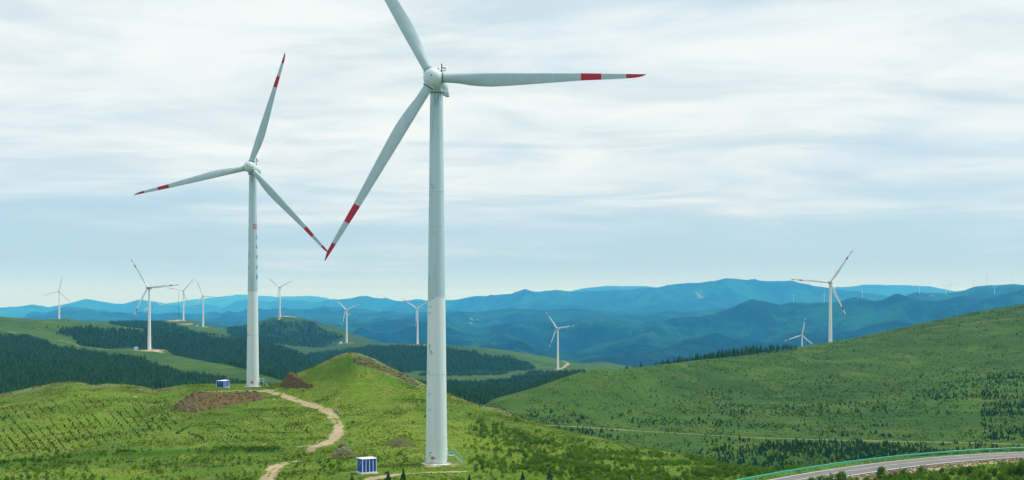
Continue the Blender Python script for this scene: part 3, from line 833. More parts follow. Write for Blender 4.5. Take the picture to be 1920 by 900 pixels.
rail_root = bpy.data.objects.new('guardrail', None); COL.objects.link(rail_root)
arc = np.concatenate([[0], np.cumsum(np.linalg.norm(np.diff(road_c, axis=0), axis=1))])
rail_off = ROAD_HALF + 0.85
rail_root.location = (float(road_c[60][0] + road_n[60][0] * rail_off), float(road_c[60][1] + road_n[60][1] * rail_off), ROAD_Z)
O = np.array(rail_root.location)
prof = [(0.0, 0.42), (-0.075, 0.465), (-0.075, 0.515), (-0.01, 0.56), (-0.01, 0.60), (-0.075, 0.645), (-0.075, 0.70), (0.0, 0.745)]
V, Fq = [], []
ring = [(a, b) for a, b in prof] + [(a + 0.02, b) for a, b in reversed(prof)]
nr = len(ring)
for c, nn in zip(road_c, road_n):
    for a, b in ring: V.append((c[0] + nn[0] * (rail_off + a) - O[0], c[1] + nn[1] * (rail_off + a) - O[1], b))
for i in range(len(road_c) - 1):
    for j in range(nr):
        a = i * nr + j; b = i * nr + (j + 1) % nr; Fq.append((a, b, b + nr, a + nr))
link('rail_beam', mesh_np('rail_beam', V, np.array(Fq), M_RAIL), rail_root)
mb = MB(); mb.tube((0, 0, -0.5), (0, 0, 0.80), 0.07, n=10); mb.tube((0, 0, 0.80), (0, 0, 0.83), 0.078, n=10); mb.box((0, -0.08, 0.58), (0.14, 0.10, 0.2), bev=0.01)
post_me = mb.mesh('rail_post', M_RAIL)
s = 1.0
while s < arc[-1]:
    c = [np.interp(s, arc, road_c[:, k]) for k in (0, 1)]; nn = [np.interp(s, arc, road_n[:, k]) for k in (0, 1)]
    u_ = CX + F * c[0] / c[1]
    if u_ > 1380 and u_ < 2000:
        link('post', post_me, rail_root, (c[0] + nn[0] * (rail_off + 0.10) - O[0], c[1] + nn[1] * (rail_off + 0.10) - O[1], 0), (0, 0, math.atan2(nn[1], nn[0]) - math.pi / 2))
    s += 4.0
tag(rail_root, 'green steel guardrail on posts along the outer edge of the road', 'guardrail')

# ------------------------------------------------------------------ wind turbines
HUB_H, TOWER_H, R_BASE, R_TOP = 72.95, 71.25, 2.09, 1.22


def tower_r(z): return R_BASE + (R_TOP - R_BASE) * min(1, max(0, z / TOWER_H)) ** 0.92


def build_tower():
    mb = MB(); pr = []
    for i in range(37):
        z = TOWER_H * i / 36; pr.append((tower_r(z), z))
    mb.lathe(pr, 48)
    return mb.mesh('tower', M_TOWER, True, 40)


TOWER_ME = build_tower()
M_FLANGE = plain('flange_paint', (0.44, 0.52, 0.54), 0.5, 0.1)
FLANGE_ME = []
for z in (17.2, 32.0, 52.2):
    mb = MB(); mb.lathe([(tower_r(z) + 0.002, z - 0.06), (tower_r(z) + 0.025, z - 0.05), (tower_r(z) + 0.025, z + 0.05), (tower_r(z) + 0.002, z + 0.06)], 48, cap=False)
    FLANGE_ME.append(mb.mesh('flange', M_FLANGE, True))


def build_blade():
    rs = [1.45, 2.2, 3.6, 5.2, 7.0, 9.0, 11.0, 13.5, 17, 21, 24.5, 27.9, 27.905, 31.7, 31.705, 34, 36.3, 36.305, 37.8, 38.9, 39.6, 40.0]
    ch = np.interp(rs, [1.45, 3.0, 5, 7.5, 10.5, 14, 20, 28, 34, 38, 39.2, 40], [1.75, 1.75, 1.95, 2.4, 2.62, 2.45, 2.0, 1.38, 1.02, 0.72, 0.46, 0.10])
    le = np.interp(rs, [1.45, 3, 10, 28, 40], [0.875, 0.875, 0.86, 0.46, 0.02])
    th = np.interp(rs, [1.45, 3.2, 7, 11, 20, 40], [1.0, 1.0, 0.62, 0.40, 0.24, 0.16])
    tw = np.interp(rs, [1.45, 5, 12, 22, 40], [16, 15, 9, 4, 0])
    n = 20; V = []
    for r, c, l, t, a in zip(rs, ch, le, th, tw):
        for i in range(n):
            q = 2 * math.pi * i / n
            s = 0.5 - 0.5 * math.cos(q)                               # 0 leading edge .. 1 trailing edge
            rd_ = math.sin(q) * 0.5
            af = math.copysign(1, math.sin(q)) * (1.48 * math.sqrt(max(s, 0)) * (1 - s) ** 0.85) * 0.5 if s > 0 else 0
            k = max(0.0, min(1.0, (t - 0.35) / 0.65))
            y = c * t * (rd_ * k + af * (1 - k)); z = -c * s
            ca, sa = math.cos(R(a)), math.sin(R(a))
            zc = z + 0.35 * c
            V.append((r, y * ca - zc * sa - 0.0011 * max(0, r - 4) ** 2 * 0.35, zc * ca + y * sa - 0.35 * c + l))
    Fc, mi = [], []
    for k in range(len(rs) - 1):
        mid_r = (rs[k] + rs[k + 1]) / 2
        red = 27.9 < mid_r < 31.705 or mid_r > 36.3
        for i in range(n):
            j = (i + 1) % n
            Fc.append((k * n + i, (k + 1) * n + i, (k + 1) * n + j, k * n + j)); mi.append(1 if red else 0)
    Fc += [tuple(range(n)), tuple(range((len(rs) - 1) * n, len(rs) * n))[::-1]]; mi += [0, 1]
    me = bpy.data.meshes.new('blade'); me.from_pydata(V, [], Fc)
    me.materials.append(M_BLADE); me.materials.append(M_RED); me.polygons.foreach_set('material_index', mi)
    me.polygons.foreach_set('use_smooth', [True] * len(Fc)); me.update()
    import bmesh
    bm = bmesh.new(); bm.from_mesh(me); bmesh.ops.recalc_face_normals(bm, faces=bm.faces[:]); bm.to_mesh(me); bm.free()
    return me


BLADE_ME = build_blade()
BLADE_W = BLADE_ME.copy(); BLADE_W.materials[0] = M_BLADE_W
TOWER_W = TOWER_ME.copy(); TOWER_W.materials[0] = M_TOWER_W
mb = MB()
mb.lathe([(0.02, -2.05), (0.55, -1.98), (1.0, -1.78), (1.38, -1.42), (1.62, -0.9), (1.72, -0.3), (1.74, 0.4), (1.70, 1.1), (1.62, 1.5), (0.9, 1.55)], 40, 'Y')
for a in (0, 120, 240):
    ca, sa = math.cos(R(a)), math.sin(R(a))
    mb.tube((0.5 * ca, 0, 0.5 * sa), (1.62 * ca, 0, 1.62 * sa), 1.16, 1.02, 32)
    mb.tube((1.62 * ca, 0, 1.62 * sa), (1.70 * ca, 0, 1.70 * sa), 1.05, 1.05, 32)
HUB_ME = mb.mesh('hub', M_HUB, True, 35)
mb = MB(); mb.tube((1.80, 0, 0), (1.93, 0, 0), 1.0, 1.0, 32)
SEAL_ME = mb.mesh('root_seal', M_DARK, True, 35)
mb = MB(); mb.tube((0.03, -2.02, 0.08), (0.03, -2.09, 0.08), 0.15, 0.12, 12)
NOSE_ME = mb.mesh('nose_hatch', M_DARK)
mb = MB()
mb.lathe([(1.0, -2.3), (1.45, -2.28), (1.62, -2.0), (1.70, 0), (1.70, 4.1), (1.62, 4.7), (1.35, 5.1), (0.8, 5.3), (0.05, 5.35)], 36, 'Y')
mb.box((0, 0.2, -1.72), (2.6, 3.4, 0.5), bev=0.12)
NAC_ME = mb.mesh('nacelle', M_HUB, True, 35)
mb = MB(); mb.lathe([(1.25, 70.95), (1.36, 71.05), (1.36, 71.3), (1.25, 71.4)], 36)
YAW_ME = mb.mesh('yaw_ring', M_DARK, True, 35)
mb = MB(); mb.box((0, 0, 0), (0.85, 1.3, 0.9), bev=0.08)
VENT_ME = mb.mesh('vent_box', [M_HUB, M_DARK])
mb = MB(); mb.tube((0, 0, 0), (0, 0, 1.7), 0.08, n=6); mb.tube((-0.5, 0, 0.75), (0.5, 0, 0.75), 0.05, n=6)
for x in (-0.5, 0.5): mb.tube((x, 0, 0.75), (x, 0, 1.05), 0.03, n=6); mb.tube((x, 0, 1.0), (x, 0, 1.1), 0.11, n=8)
mb.box((0.22, 0, 1.15), (0.42, 0.02, 0.14))
VANE_ME = mb.mesh('wind_vane', M_DARK)
mb = MB(); mb.tube((0, 0, 0), (0, 0, 0.16), 0.12, n=10, mi=1); mb.lathe([(0.11, 0.16), (0.11, 0.32), (0.06, 0.40), (0.005, 0.42)], 10)
LIGHT_ME = mb.mesh('warning_light', [M_RED, M_STEEL], True, 40)
mb = MB(); mb.lathe([(2.95, -1.2), (2.95, 0.10), (2.88, 0.16), (2.3, 0.18), (2.28, 0.30), (2.0, 0.30)], 8, mi=0)
mb.lathe([(2.20, 0.28), (2.20, 0.44), (2.0, 0.46)], 40, mi=1)
BASE_ME = mb.mesh('foundation', [M_CONC, plain('base_flange', (0.42, 0.45, 0.45), 0.6, 0.2)], True, 30)
mb = MB(); mb.box((0, 0, 1.15), (0.12, 0.95, 2.1), bev=0.03); mb.box((0.07, 0.3, 1.1), (0.04, 0.06, 0.2), 1)
DOOR_ME = mb.mesh('door', [M_WHITE, M_DARK])
mb = MB()
mb.box((0.75, 0, 1.55), (1.3, 1.2, 0.06))
for i in range(6): mb.box((1.5 + 0.24 * i, 0, 1.38 - 0.25 * i), (0.26, 1.0, 0.05))
for y in (-0.56, 0.56):
    mb.tube((1.35, y, 1.5), (2.85, y, 0.0), 0.05, n=6)
    for x, z0, z1 in ((0.2, 1.55, 2.65), (1.35, 1.55, 2.65), (2.8, 0.05, 1.1)): mb.tube((x, y, z0), (x, y, z1), 0.03, n=6)
    for dz in (0.55, 1.1): mb.tube((0.2, y, 1.55 + dz), (1.35, y, 1.55 + dz), 0.03, n=6); mb.tube((1.35, y, 1.55 + dz), (2.8, y, dz), 0.03, n=6)
for x in (0.2, 1.35):
    for y in (-0.5, 0.5): mb.tube((x, y, -0.2), (x, y, 1.55), 0.04, n=6)
STAIR_ME = mb.mesh('entrance_stairs', M_STEEL)

TURBINES = []


def turbine(u, y, d, phase, yaw, label, group='white wind turbines on the hills', s=1.0, detail=2, tilt=4.0):
    root = bpy.data.objects.new('wind_turbine', None); COL.objects.link(root)
    p = W(u, y, d); root.location = p; root.rotation_euler = (0, 0, R(yaw)); root.scale = (s, s, s)
    tag(root, label, 'wind turbine', group)
    far_ = d > 1000
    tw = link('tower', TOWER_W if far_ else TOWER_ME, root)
    for fm in FLANGE_ME if detail else (): link('flange', fm, tw)
    if detail: link('foundation', BASE_ME, root)
    T = Matrix.Translation((0, 0, HUB_H)) @ Matrix.Rotation(R(-tilt), 4, 'X')
    na = link('nacelle', NAC_ME, root); na.matrix_local = T
    if detail:
        link('yaw_ring', YAW_ME, tw)
        o = link('vent_box', VENT_ME, na, (1.75, 2.0, -1.75))
        o = link('wind_vane', VANE_ME, na, (0.75, 1.4, 1.6)); o.scale = (1.35, 1.35, 1.45); o = link('warning_light', LIGHT_ME, na, (1.15, 0.6, 1.2))
    RT_ = T @ Matrix.Translation((0, -4.1, 0))
    P0 = Matrix.Rotation(-R(phase), 4, 'Y')
    hb = link('hub', HUB_ME, root); hb.matrix_local = RT_ @ P0 @ Matrix.Scale(1.06, 4)
    if detail: link('nose_hatch', NOSE_ME, hb)
    for k in range(3):
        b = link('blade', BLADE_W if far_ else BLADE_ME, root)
        if detail: link('root_seal', SEAL_ME, b)
        b.matrix_local = RT_ @ Matrix.Rotation(-R(phase + 120 * k), 4, 'Y')
    if detail == 2:
        rot = -R(yaw) + 0.10
        rr = tower_r(1.6)
        dr = link('door', DOOR_ME, tw, (rr * math.cos(rot), rr * math.sin(rot), 0.75), (0, 0, rot))
        link('entrance_stairs', STAIR_ME, root, ((rr + 0.06) * math.cos(rot), (rr + 0.06) * math.sin(rot), 0.1), (0, 0, rot))
    TURBINES.append(root)
    return root, tw


def wrapped(name, tw, items, mat, d, uc, ybase, yaw):
    for it in items: wrapped_one(name, tw, [it], mat, d, uc, ybase, yaw)


def wrapped_one(name, tw, items, mat, d, uc, ybase, yaw):
    """flat marks bent round the tower; items (px centre x, px centre y, bitmap rows or (w,h) px)"""
    V, Fq = [], []
    ppm = F / d
    for (mx, my, shp) in items:
        z = (ybase - my) / ppm; rr = tower_r(z) + 0.012
        if not isinstance(shp[0], list):
            cells = [(0, 0, shp[0] / ppm, shp[1] / ppm)]
        else:
            rows_, cs = shp
            cs = cs / ppm; hgt = len(rows_); wid = len(rows_[0]); cells = []
            for j, rw in enumerate(rows_):
                for i, ch_ in enumerate(rw):
                    if ch_ != '.': cells.append(((i - (wid - 1) / 2) * cs, ((hgt - 1) / 2 - j) * cs, cs * 1.02, cs * 1.02))
        q = max(-0.97, min(0.97, (mx - uc) / ppm / rr)); a0 = math.asin(q)
        for cx_, cz_, cw, chh in cells:
            a = a0 + cx_ / rr; ha = cw / 2 / rr; ns = max(2, int(cw / 0.15))
            b = len(V)
            for i in range(ns + 1):
                t = a - ha + 2 * ha * i / ns
                for zq in (z + cz_ - chh / 2, z + cz_ + chh / 2):
                    V.append(((tower_r(zq) + 0.012) * math.sin(t), -(tower_r(zq) + 0.012) * math.cos(t), zq))
            for i in range(ns): Fq.append((b + 2 * i, b + 2 * i + 2, b + 2 * i + 3, b + 2 * i + 1))
    o = link(name, mesh_np(name, V, np.array(Fq), mat), tw)
    o.rotation_euler = (0, 0, -R(yaw))
    return o


_, t1 = turbine(818.5, 870, 263.5, -0.1, -6, 'largest, nearest wind turbine, standing beside the striped blue cabinet in the foreground')
ghost = [['.##.#', '#..##', '.#.#.', '##..#'], ['#.##', '.##.', '##.#'], ['##.#.', '.###.', '#..##', '.#.#.', '##.##']]
wrapped('faded_marking', t1, [(809, 347, (['####.##', '.##.###'], 1.3)), (812, 352, (9, 1.8)), (809, 366, (ghost[1], 0.9)), (809, 380, (ghost[1], 0.9)), (806, 397, (2, 3)), (811, 426, (4, 2.4)), (827, 425, (5, 1.6)),
                          (815.5, 437, (1.4, 4)), (806, 522, (ghost[2], 1.0)), (804, 533, (2, 4)), (806, 547, (3, 2.4)), (809, 559, (13, 2)), (806, 563, (7, 2.6)), (807, 575, (['######'], 1.5)), (806, 587, (ghost[0], 1.1)),
                          (806, 650, (3.4, 9)), (809, 660, (ghost[2], 1.5)), (804, 697, (ghost[0], 1.1)), (806, 738, (ghost[1], 1.3)), (806, 767, (ghost[0], 1.0)), (807, 790, (2, 2)), (834, 819, (1.6, 2.4)), (835, 833, (1.4, 2))], M_MARK, 263.5, 818.5, 870, -6)
wrapped('small_notice', t1, [(808, 847, (['###.##', '.####.'], 1.0)), (806.5, 851.5, (4, 1.3)), (818, 857, (3, 1.2)), (812, 864, (5, 1)), (818, 865.5, (6, 0.9))], M_MARKD, 263.5, 818.5, 870, -6)
wrapped('red_notice', t1, [(812, 857, (['########', '#..##.#.', '########', '.##.#..#', '##.#####', '#..#.###'], 1.0))], M_REDMARK, 263.5, 818.5, 870, -6)

_, t2 = turbine(474, 725, 461, 73.5, -4, 'second largest wind turbine, with a red emblem and blue lettering down its tower')
wrapped('faded_marking', t2, [(467.5, 337, (4, 3)), (467, 415, (ghost[0], 1.0)), (467, 432, (ghost[2], 1.2)), (467, 443, (ghost[2], 1.3)), (468, 452, (ghost[0], 1.2)), (468, 478, (['###', '#.#', '###', '#.#', '###'], 1.6)),
                          (467, 503, (['.##', '#.#', '###', '.##'], 1.5)), (466.5, 523, (ghost[1], 1.2)), (465.5, 546, (3, 3)), (466, 570, (3, 4)), (466, 628, (4, 6)), (474, 545, (8, 1))], M_MARK, 461, 474, 725, -4)
gl = [['.####', '..#..', '.####', '#...#', '#####', '..###'], ['###..', '.#.##', '#####', '.#..#', '.###.'], ['..#..', '#####', '#.#.#', '#####', '..#..', '.###.'], ['.###.', '#.#.#', '..##.', '#####', '##..#'], ['#####', '#.#.#', '#####', '#.#.#', '#####', '#...#']]
wrapped('blue_lettering', t2, [(482, 444.5, (gl[0], 1.35)), (482.2, 463, (gl[1], 1.35)), (482.5, 482, (gl[2], 1.35)), (482.8, 501, (gl[3], 1.35)), (483.2, 519.5, (gl[4], 1.35))], M_BLUEMARK, 461, 474, 725, -4)
wrapped('red_emblem', t2, [(480.5, 425, (['..#####..', '.##...##.', '##..#..##', '#..##...#', '#...##..#', '##.##..##', '.##...##.', '..#####..'], 1.25))], M_REDMARK, 461, 474, 725, -4)
wrapped('red_notice', t2, [(474.5, 716.5, (['####', '#.##', '####', '##.#'], 1.1))], M_REDMARK, 461, 474, 725, -4)

GB = 'distant wind turbines'
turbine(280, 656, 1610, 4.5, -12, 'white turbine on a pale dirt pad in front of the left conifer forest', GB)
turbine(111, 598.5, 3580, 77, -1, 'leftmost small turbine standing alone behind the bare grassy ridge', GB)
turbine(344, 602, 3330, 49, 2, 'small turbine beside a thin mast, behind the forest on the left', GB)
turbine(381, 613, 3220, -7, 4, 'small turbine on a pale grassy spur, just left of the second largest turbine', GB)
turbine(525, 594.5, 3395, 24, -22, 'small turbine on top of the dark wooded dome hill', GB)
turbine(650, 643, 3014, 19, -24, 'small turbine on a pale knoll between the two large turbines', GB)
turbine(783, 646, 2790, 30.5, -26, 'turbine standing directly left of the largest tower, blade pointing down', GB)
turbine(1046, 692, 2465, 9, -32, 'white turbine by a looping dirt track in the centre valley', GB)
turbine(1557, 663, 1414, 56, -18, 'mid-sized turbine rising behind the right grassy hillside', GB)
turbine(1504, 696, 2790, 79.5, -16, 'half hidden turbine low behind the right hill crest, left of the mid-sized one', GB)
# turbines many kilometres away, each on the ground where the photo shows its foot
tiny = [(1488, 565, 554, 30, 'faint far turbine on the blue ridge left of the mid-sized turbine'), (1545.5, 566, 552, 88, 'faint far turbine almost touching the mid-sized tower'),
        (1617, 559, 546.5, 92, 'faint far turbine on a blue peak right of the mid-sized turbine'), (1724, 549, 535, 80, 'pale far turbine on the saddle left of the blue mesa'),
        (1774, 552, 537.5, 40, 'pale far turbine at the foot of the blue mesa, left one'), (1782, 547, 531, 10, 'far turbine just behind the left end of the blue mesa'),
        (1825, 537, 528, 90, 'shortest far turbine near the left end of the mesa top'), (1850, 534, 519, 70, 'far turbine on the middle of the mesa skyline'),
        (1865, 550, 535, 95, 'bright white far turbine in front of the blue mesa'), (1900, 532, 517.5, 30, 'rightmost far turbine on the mesa skyline')]
for u_, yb, yh, ph, lb in tiny:
    p = pick(u_, yb + 0.4, 8500, 14500)
    z = float(ground(p[0], p[1])[0]); yb2 = HY - z / p[1] * F
    sc_ = max(0.55, min(1.35, (yb2 - yh) / F * p[1] / HUB_H))
    turbine(u_, yb2, p[1], ph, -15, lb, GB, s=sc_, detail=0)

# thin mast beside one far turbine
mb = MB()
for a in range(3):
    q = 2 * math.pi * a / 3; mb.tube((0.5 * math.cos(q), 0.5 * math.sin(q), 0), (0.35 * math.cos(q), 0.35 * math.sin(q), 69), 0.13, 0.1, 5)
for i in range(34):
    z = i * 2.0; a = 2 * math.pi * (i % 3) / 3; b = a + 2 * math.pi / 3
    mb.tube((0.5 * math.cos(a), 0.5 * math.sin(a), z), (0.48 * math.cos(b), 0.48 * math.sin(b), z + 2), 0.06, n=4)
pm = pick(335, 599, 3200, 3400)
tag(link('lattice_mast', mb.mesh('lattice_mast', M_DARK), loc=(pm[0], pm[1], float(ground(pm[0], pm[1])[0]))), 'thin dark lattice mast left of a small far turbine', 'mast')


# ------------------------------------------------------------------ blue transformer cabinets
def cabinet(u, y, d, rot, label, w=2.75, dp=2.5, hh=2.45, body=M_BLUE):
    root = bpy.data.objects.new('transformer_cabinet', None); COL.objects.link(root)
    p = W(u, y, d); root.location = p; root.rotation_euler = (0, 0, R(rot))
    tag(root, label, 'transformer cabinet', 'transformer cabinets beside the turbines')
    mb = MB(); mb.box((0, 0, -0.1), (w + 0.5, dp + 0.5, 0.42), bev=0.04); link('plinth', mb.mesh('plinth', M_CONC), root)
    mb = MB(); mb.box((0, 0, 0.17 + hh / 2), (w, dp, hh), bev=0.02); bd = link('body', mb.mesh('body', body), root)
    mb = MB()
    mb.box((0, 0, 0.19 + hh), (w + 0.14, dp + 0.14, 0.08), bev=0.03)
    mb.add([(-w / 2 - .1, -dp / 2 - .1, .24 + hh), (w / 2 + .1, -dp / 2 - .1, .24 + hh), (w / 2 + .1, dp / 2 + .1, .24 + hh), (-w / 2 - .1, dp / 2 + .1, .24 + hh), (-w / 2 + .3, 0, .42 + hh), (w / 2 - .3, 0, .42 + hh)],
           [(0, 1, 5, 4), (1, 2, 5), (2, 3, 4, 5), (3, 0, 4)])
    link('roof', mb.mesh('roof', M_WHITE), root)
    # white ribs on the long front and back faces, white corner posts, sill
    mb = MB()
    for sy in (-1, 1):
        for i in range(3): mb.box(((i - 1) * w / 4.0, sy * (dp / 2 + 0.02), 0.17 + hh / 2), (0.11, 0.05, hh - 0.22), bev=0.01)
    link('rib', mb.mesh('rib', M_WHITE), bd)
    mb = MB()
    for sx in (-1, 1):
        for sy in (-1, 1): mb.box((sx * (w / 2 - 0.04), sy * (dp / 2 - 0.04), 0.17 + hh / 2), (0.13, 0.13, hh - 0.02), bev=0.02)
    mb.box((0, 0, 0.21), (w + 0.06, dp + 0.06, 0.10), bev=0.02)
    link('frame', mb.mesh('frame', M_WHITE), bd)
    for sx in (-1, 1):
        mb = MB()
        for sy in (-1, 1):
            mb.box((sx * (w / 2 + 0.012), sy * dp * 0.2, 0.17 + hh / 2), (0.04, dp * 0.37, hh - 0.35), bev=0.01)
        dr = link('door', mb.mesh('door', body), root)
        mb = MB(); mb.box((sx * (w / 2 + 0.04), 0.05, 0.2 + hh * 0.52), (0.04, 0.10, 0.34)); mb.box((sx * (w / 2 + 0.04), -0.5, 0.2 + hh * 0.72), (0.03, 0.34, 0.22)); mb.box((sx * (w / 2 + 0.04), 0.5, 0.2 + hh * 0.72), (0.03, 0.34, 0.22))
        link('handle_plate', mb.mesh('handle_plate', M_PALEBLUE), dr)
    return root


cabinet(687.5, 886.5, 248.8, 30, 'blue cabinet with white ribs, left of the nearest turbine foot')
cabinet(418, 727, 463, 68, 'blue and white striped cabinet left of the second largest turbine', 3.3, 3.0, 2.2)
cabinet(255, 656, 1602, 30, 'pale blue cabinet on the dirt pad by the turbine before the forest', 4.0, 3.0, 3.0, M_PALEBLUE)
cabinet(369.5, 613.5, 3210, 20, 'tiny pale blue cabinet on the grassy spur beside a small turbine', 6.5, 4.0, 4.2, M_PALEBLUE)
cabinet(639, 644, 3005, 30, 'tiny pale cabinet on the knoll beside a small turbine', 4.5, 3.0, 3.2, M_WHITE)


# ------------------------------------------------------------------ plant and stone templates
def conifer_tpl(seed, layers=4, sides=8, slim=0.24, trunk=True):
    q = np.random.default_rng(seed); V, Fc, T = [], [], []
    if trunk:
        b = len(V)
        for i in range(4):
            a = math.pi / 2 * i; V.append((0.02 * math.cos(a), 0.02 * math.sin(a), -0.05)); T.append(0.0)
        V.append((0, 0, 0.5)); T.append(0)
        Fc += [(b + i, b + (i + 1) % 4, b + 4) for i in range(4)]
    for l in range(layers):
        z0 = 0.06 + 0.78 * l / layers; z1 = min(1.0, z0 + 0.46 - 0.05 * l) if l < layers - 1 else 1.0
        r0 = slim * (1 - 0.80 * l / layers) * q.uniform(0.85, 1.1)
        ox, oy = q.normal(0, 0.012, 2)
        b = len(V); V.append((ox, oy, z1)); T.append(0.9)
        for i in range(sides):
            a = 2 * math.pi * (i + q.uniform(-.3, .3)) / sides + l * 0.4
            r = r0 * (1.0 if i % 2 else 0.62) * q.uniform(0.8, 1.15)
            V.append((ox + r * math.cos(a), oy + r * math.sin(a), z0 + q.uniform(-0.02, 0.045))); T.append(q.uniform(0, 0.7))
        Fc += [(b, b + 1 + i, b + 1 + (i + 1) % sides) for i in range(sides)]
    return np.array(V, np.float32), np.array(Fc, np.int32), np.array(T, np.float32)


def shrub_tpl(seed, n=60, leaf=0.16, up=0.0, w=0.5):
    q = np.random.default_rng(seed); V, T = [], []
    nst = 5
    stems = [(q.uniform(-.25, .25), q.uniform(-.25, .25), q.uniform(0.65, 1.0)) for _ in range(nst)]
    for i in range(n):
        sx, sy, sh = stems[i % nst]
        t = q.uniform(0.08, 1) ** 0.8
        rad = w * (0.30 + 0.5 * math.sin(math.pi * min(1, t * 0.9 + 0.1))) * q.uniform(0.1, 1) ** 0.5 * 0.7
        a = q.uniform(0, 2 * math.pi)
        p = np.array([sx * t + rad * math.cos(a), sy * t + rad * math.sin(a), t * sh])
        e1 = q.normal(0, 1, 3); e1[2] += 0.5; e1 /= np.linalg.norm(e1); e2 = np.cross(e1, q.normal(0, 1, 3)); e2 /= np.linalg.norm(e2) + 1e-6
        L = leaf * q.uniform(0.7, 1.4)
        V += [p - e2 * L * 0.4, p + e2 * L * 0.4, p + e1 * L]; tn_ = q.uniform(0, 1) * (0.4 + 0.6 * t); T += [tn_, tn_, tn_]
    return np.array(V, np.float32), np.arange(3 * n, dtype=np.int32).reshape(-1, 3), np.array(T, np.float32)


def tuft_tpl(seed, n=6):
    q = np.random.default_rng(seed); V, T = [], []
    for i in range(n):
        a = q.uniform(0, 2 * math.pi); b = np.array([math.cos(a), math.sin(a), 0]) * q.uniform(0, 0.5)
        lean = q.normal(0, 0.35, 2); wd = q.uniform(0.10, 0.22); c = a + math.pi / 2 + q.normal(0, .5)
        s = np.array([math.cos(c), math.sin(c), 0]) * wd
        V += [b - s, b + s, b + np.array([lean[0], lean[1], q.uniform(0.6, 1.1)])]; k = q.uniform(0, 1); T += [k * .5, k * .5, k]
    return np.array(V, np.float32), np.arange(3 * n, dtype=np.int32).reshape(-1, 3), np.array(T, np.float32)


def rock_tpl(seed):
    q = np.random.default_rng(seed)
    import bmesh
    bm = bmesh.new(); bmesh.ops.create_icosphere(bm, subdivisions=1, radius=0.5)
    V = np.array([v.co[:] for v in bm.verts], np.float32); Fc = np.array([[v.index for v in f.verts] for f in bm.faces], np.int32); bm.free()
    V *= q.uniform(0.65, 1.25, (len(V), 1)); V *= q.uniform(0.6, 1.2, 3)
    return V, Fc, np.full(len(V), q.uniform(0, 1), np.float32)


def spread(tpls, P, hgt, wid=None, tilt=0.0, tintj=0.45, sink=0.0):
    """many copies of templates merged into one mesh's arrays"""
    n = len(P); which = rng.integers(0, len(tpls), n); wid = hgt if wid is None else wid
    VV, FF, TT, b = [], [], [], 0
    for k, (tv, tf, ttint) in enumerate(tpls):
        i = np.where(which == k)[0]
        if not len(i): continue
        a = rng.uniform(0, 2 * math.pi, len(i)); ca, sa = np.cos(a), np.sin(a)
        x = tv[None, :, 0] * wid[i, None]; y = tv[None, :, 1] * wid[i, None]; z = tv[None, :, 2] * hgt[i, None]
        vx = x * ca[:, None] - y * sa[:, None]; vy = x * sa[:, None] + y * ca[:, None]
        if tilt:
            vx = vx + z * rng.normal(0, tilt, (len(i), 1)); vy = vy + z * rng.normal(0, tilt, (len(i), 1))
        vv = np.stack([vx + P[i, 0, None], vy + P[i, 1, None], z + P[i, 2, None] - sink], -1)
        VV.append(vv.reshape(-1, 3))
        FF.append((tf[None] + (np.arange(len(i)) * len(tv))[:, None, None] + b).reshape(-1, tf.shape[1])); b += len(i) * len(tv)
        tt_ = np.clip(ttint[None] * (1 - tintj) + rng.uniform(0, tintj * 1.3, (len(i), 1)), 0, 1); TT.append(tt_.ravel())
    return np.concatenate(VV), np.concatenate(FF), np.concatenate(TT)


def stuff(name, tpls, P, hgt, mat, label, cat, **kw):
    V, Fc, T = spread(tpls, P, hgt, **kw)
    return tag(link(name, mesh_np(name, V, Fc, mat, False, attr={'tint': T})), label, cat, kind='stuff')


def scatter(weight, r0, r1, n=None, density=None):
    """random points on the land, uniform per square metre times weight (rows r0..r1)"""
    r1 = min(r1, NRW - 1)
    wv = weight[:-1, :-1] if weight.shape[0] == r1 - r0 + 1 else weight[:r1 - r0, :-1]
    area = (2.0 / F * D[r0:r1, :-1]) * (D[r0 + 1:r1 + 1, :-1] - D[r0:r1, :-1])
    pw = (wv * area).ravel(); tot = float(pw.sum())
    if n is None: n = int(tot * density)
    if tot <= 0 or n <= 0: return np.zeros((0, 3)), np.zeros(0)
    ci = np.searchsorted(np.cumsum(pw), rng.uniform(0, tot, n)); ci = np.minimum(ci, len(pw) - 1)
    rr, cc_ = np.divmod(ci, NC - 1); rr = rr + r0
    s, t = rng.uniform(0, 1, n), rng.uniform(0, 1, n)

    def bl(A): return (A[rr, cc_] * (1 - t) + A[rr, cc_ + 1] * t) * (1 - s) + (A[rr + 1, cc_] * (1 - t) + A[rr + 1, cc_ + 1] * t) * s
    return np.stack([bl(X), bl(D), bl(Z)], -1), VIS[rr, cc_]


def thing_set(name, meshes, P, hgt, label, cat, group, wid=None):
    wid = hgt if wid is None else wid
    for i in range(len(P)):
        o = link(name, meshes[i % len(meshes)], None, tuple(P[i]), (0, 0, float(rng.uniform(0, 6.28))))
        o.scale = (float(wid[i]), float(wid[i]), float(hgt[i]))
        tag(o, label, cat, group)


def split_big(P, hgt, n, inframe=True):
    u = CX + F * P[:, 0] / P[:, 1]; y = HY - F * P[:, 2] / P[:, 1]
    size = hgt / P[:, 1] * ((u > 4) & (u < 1916) & (y < 898))
    o = np.argsort(-size); k = np.zeros(len(P), bool); k[o[:n]] = True
    return k & (size > 0)


def tpl_mesh(name, tpl, mat): return mesh_np(name, tpl[0], tpl[1], mat, False, attr={'tint': tpl[2]})


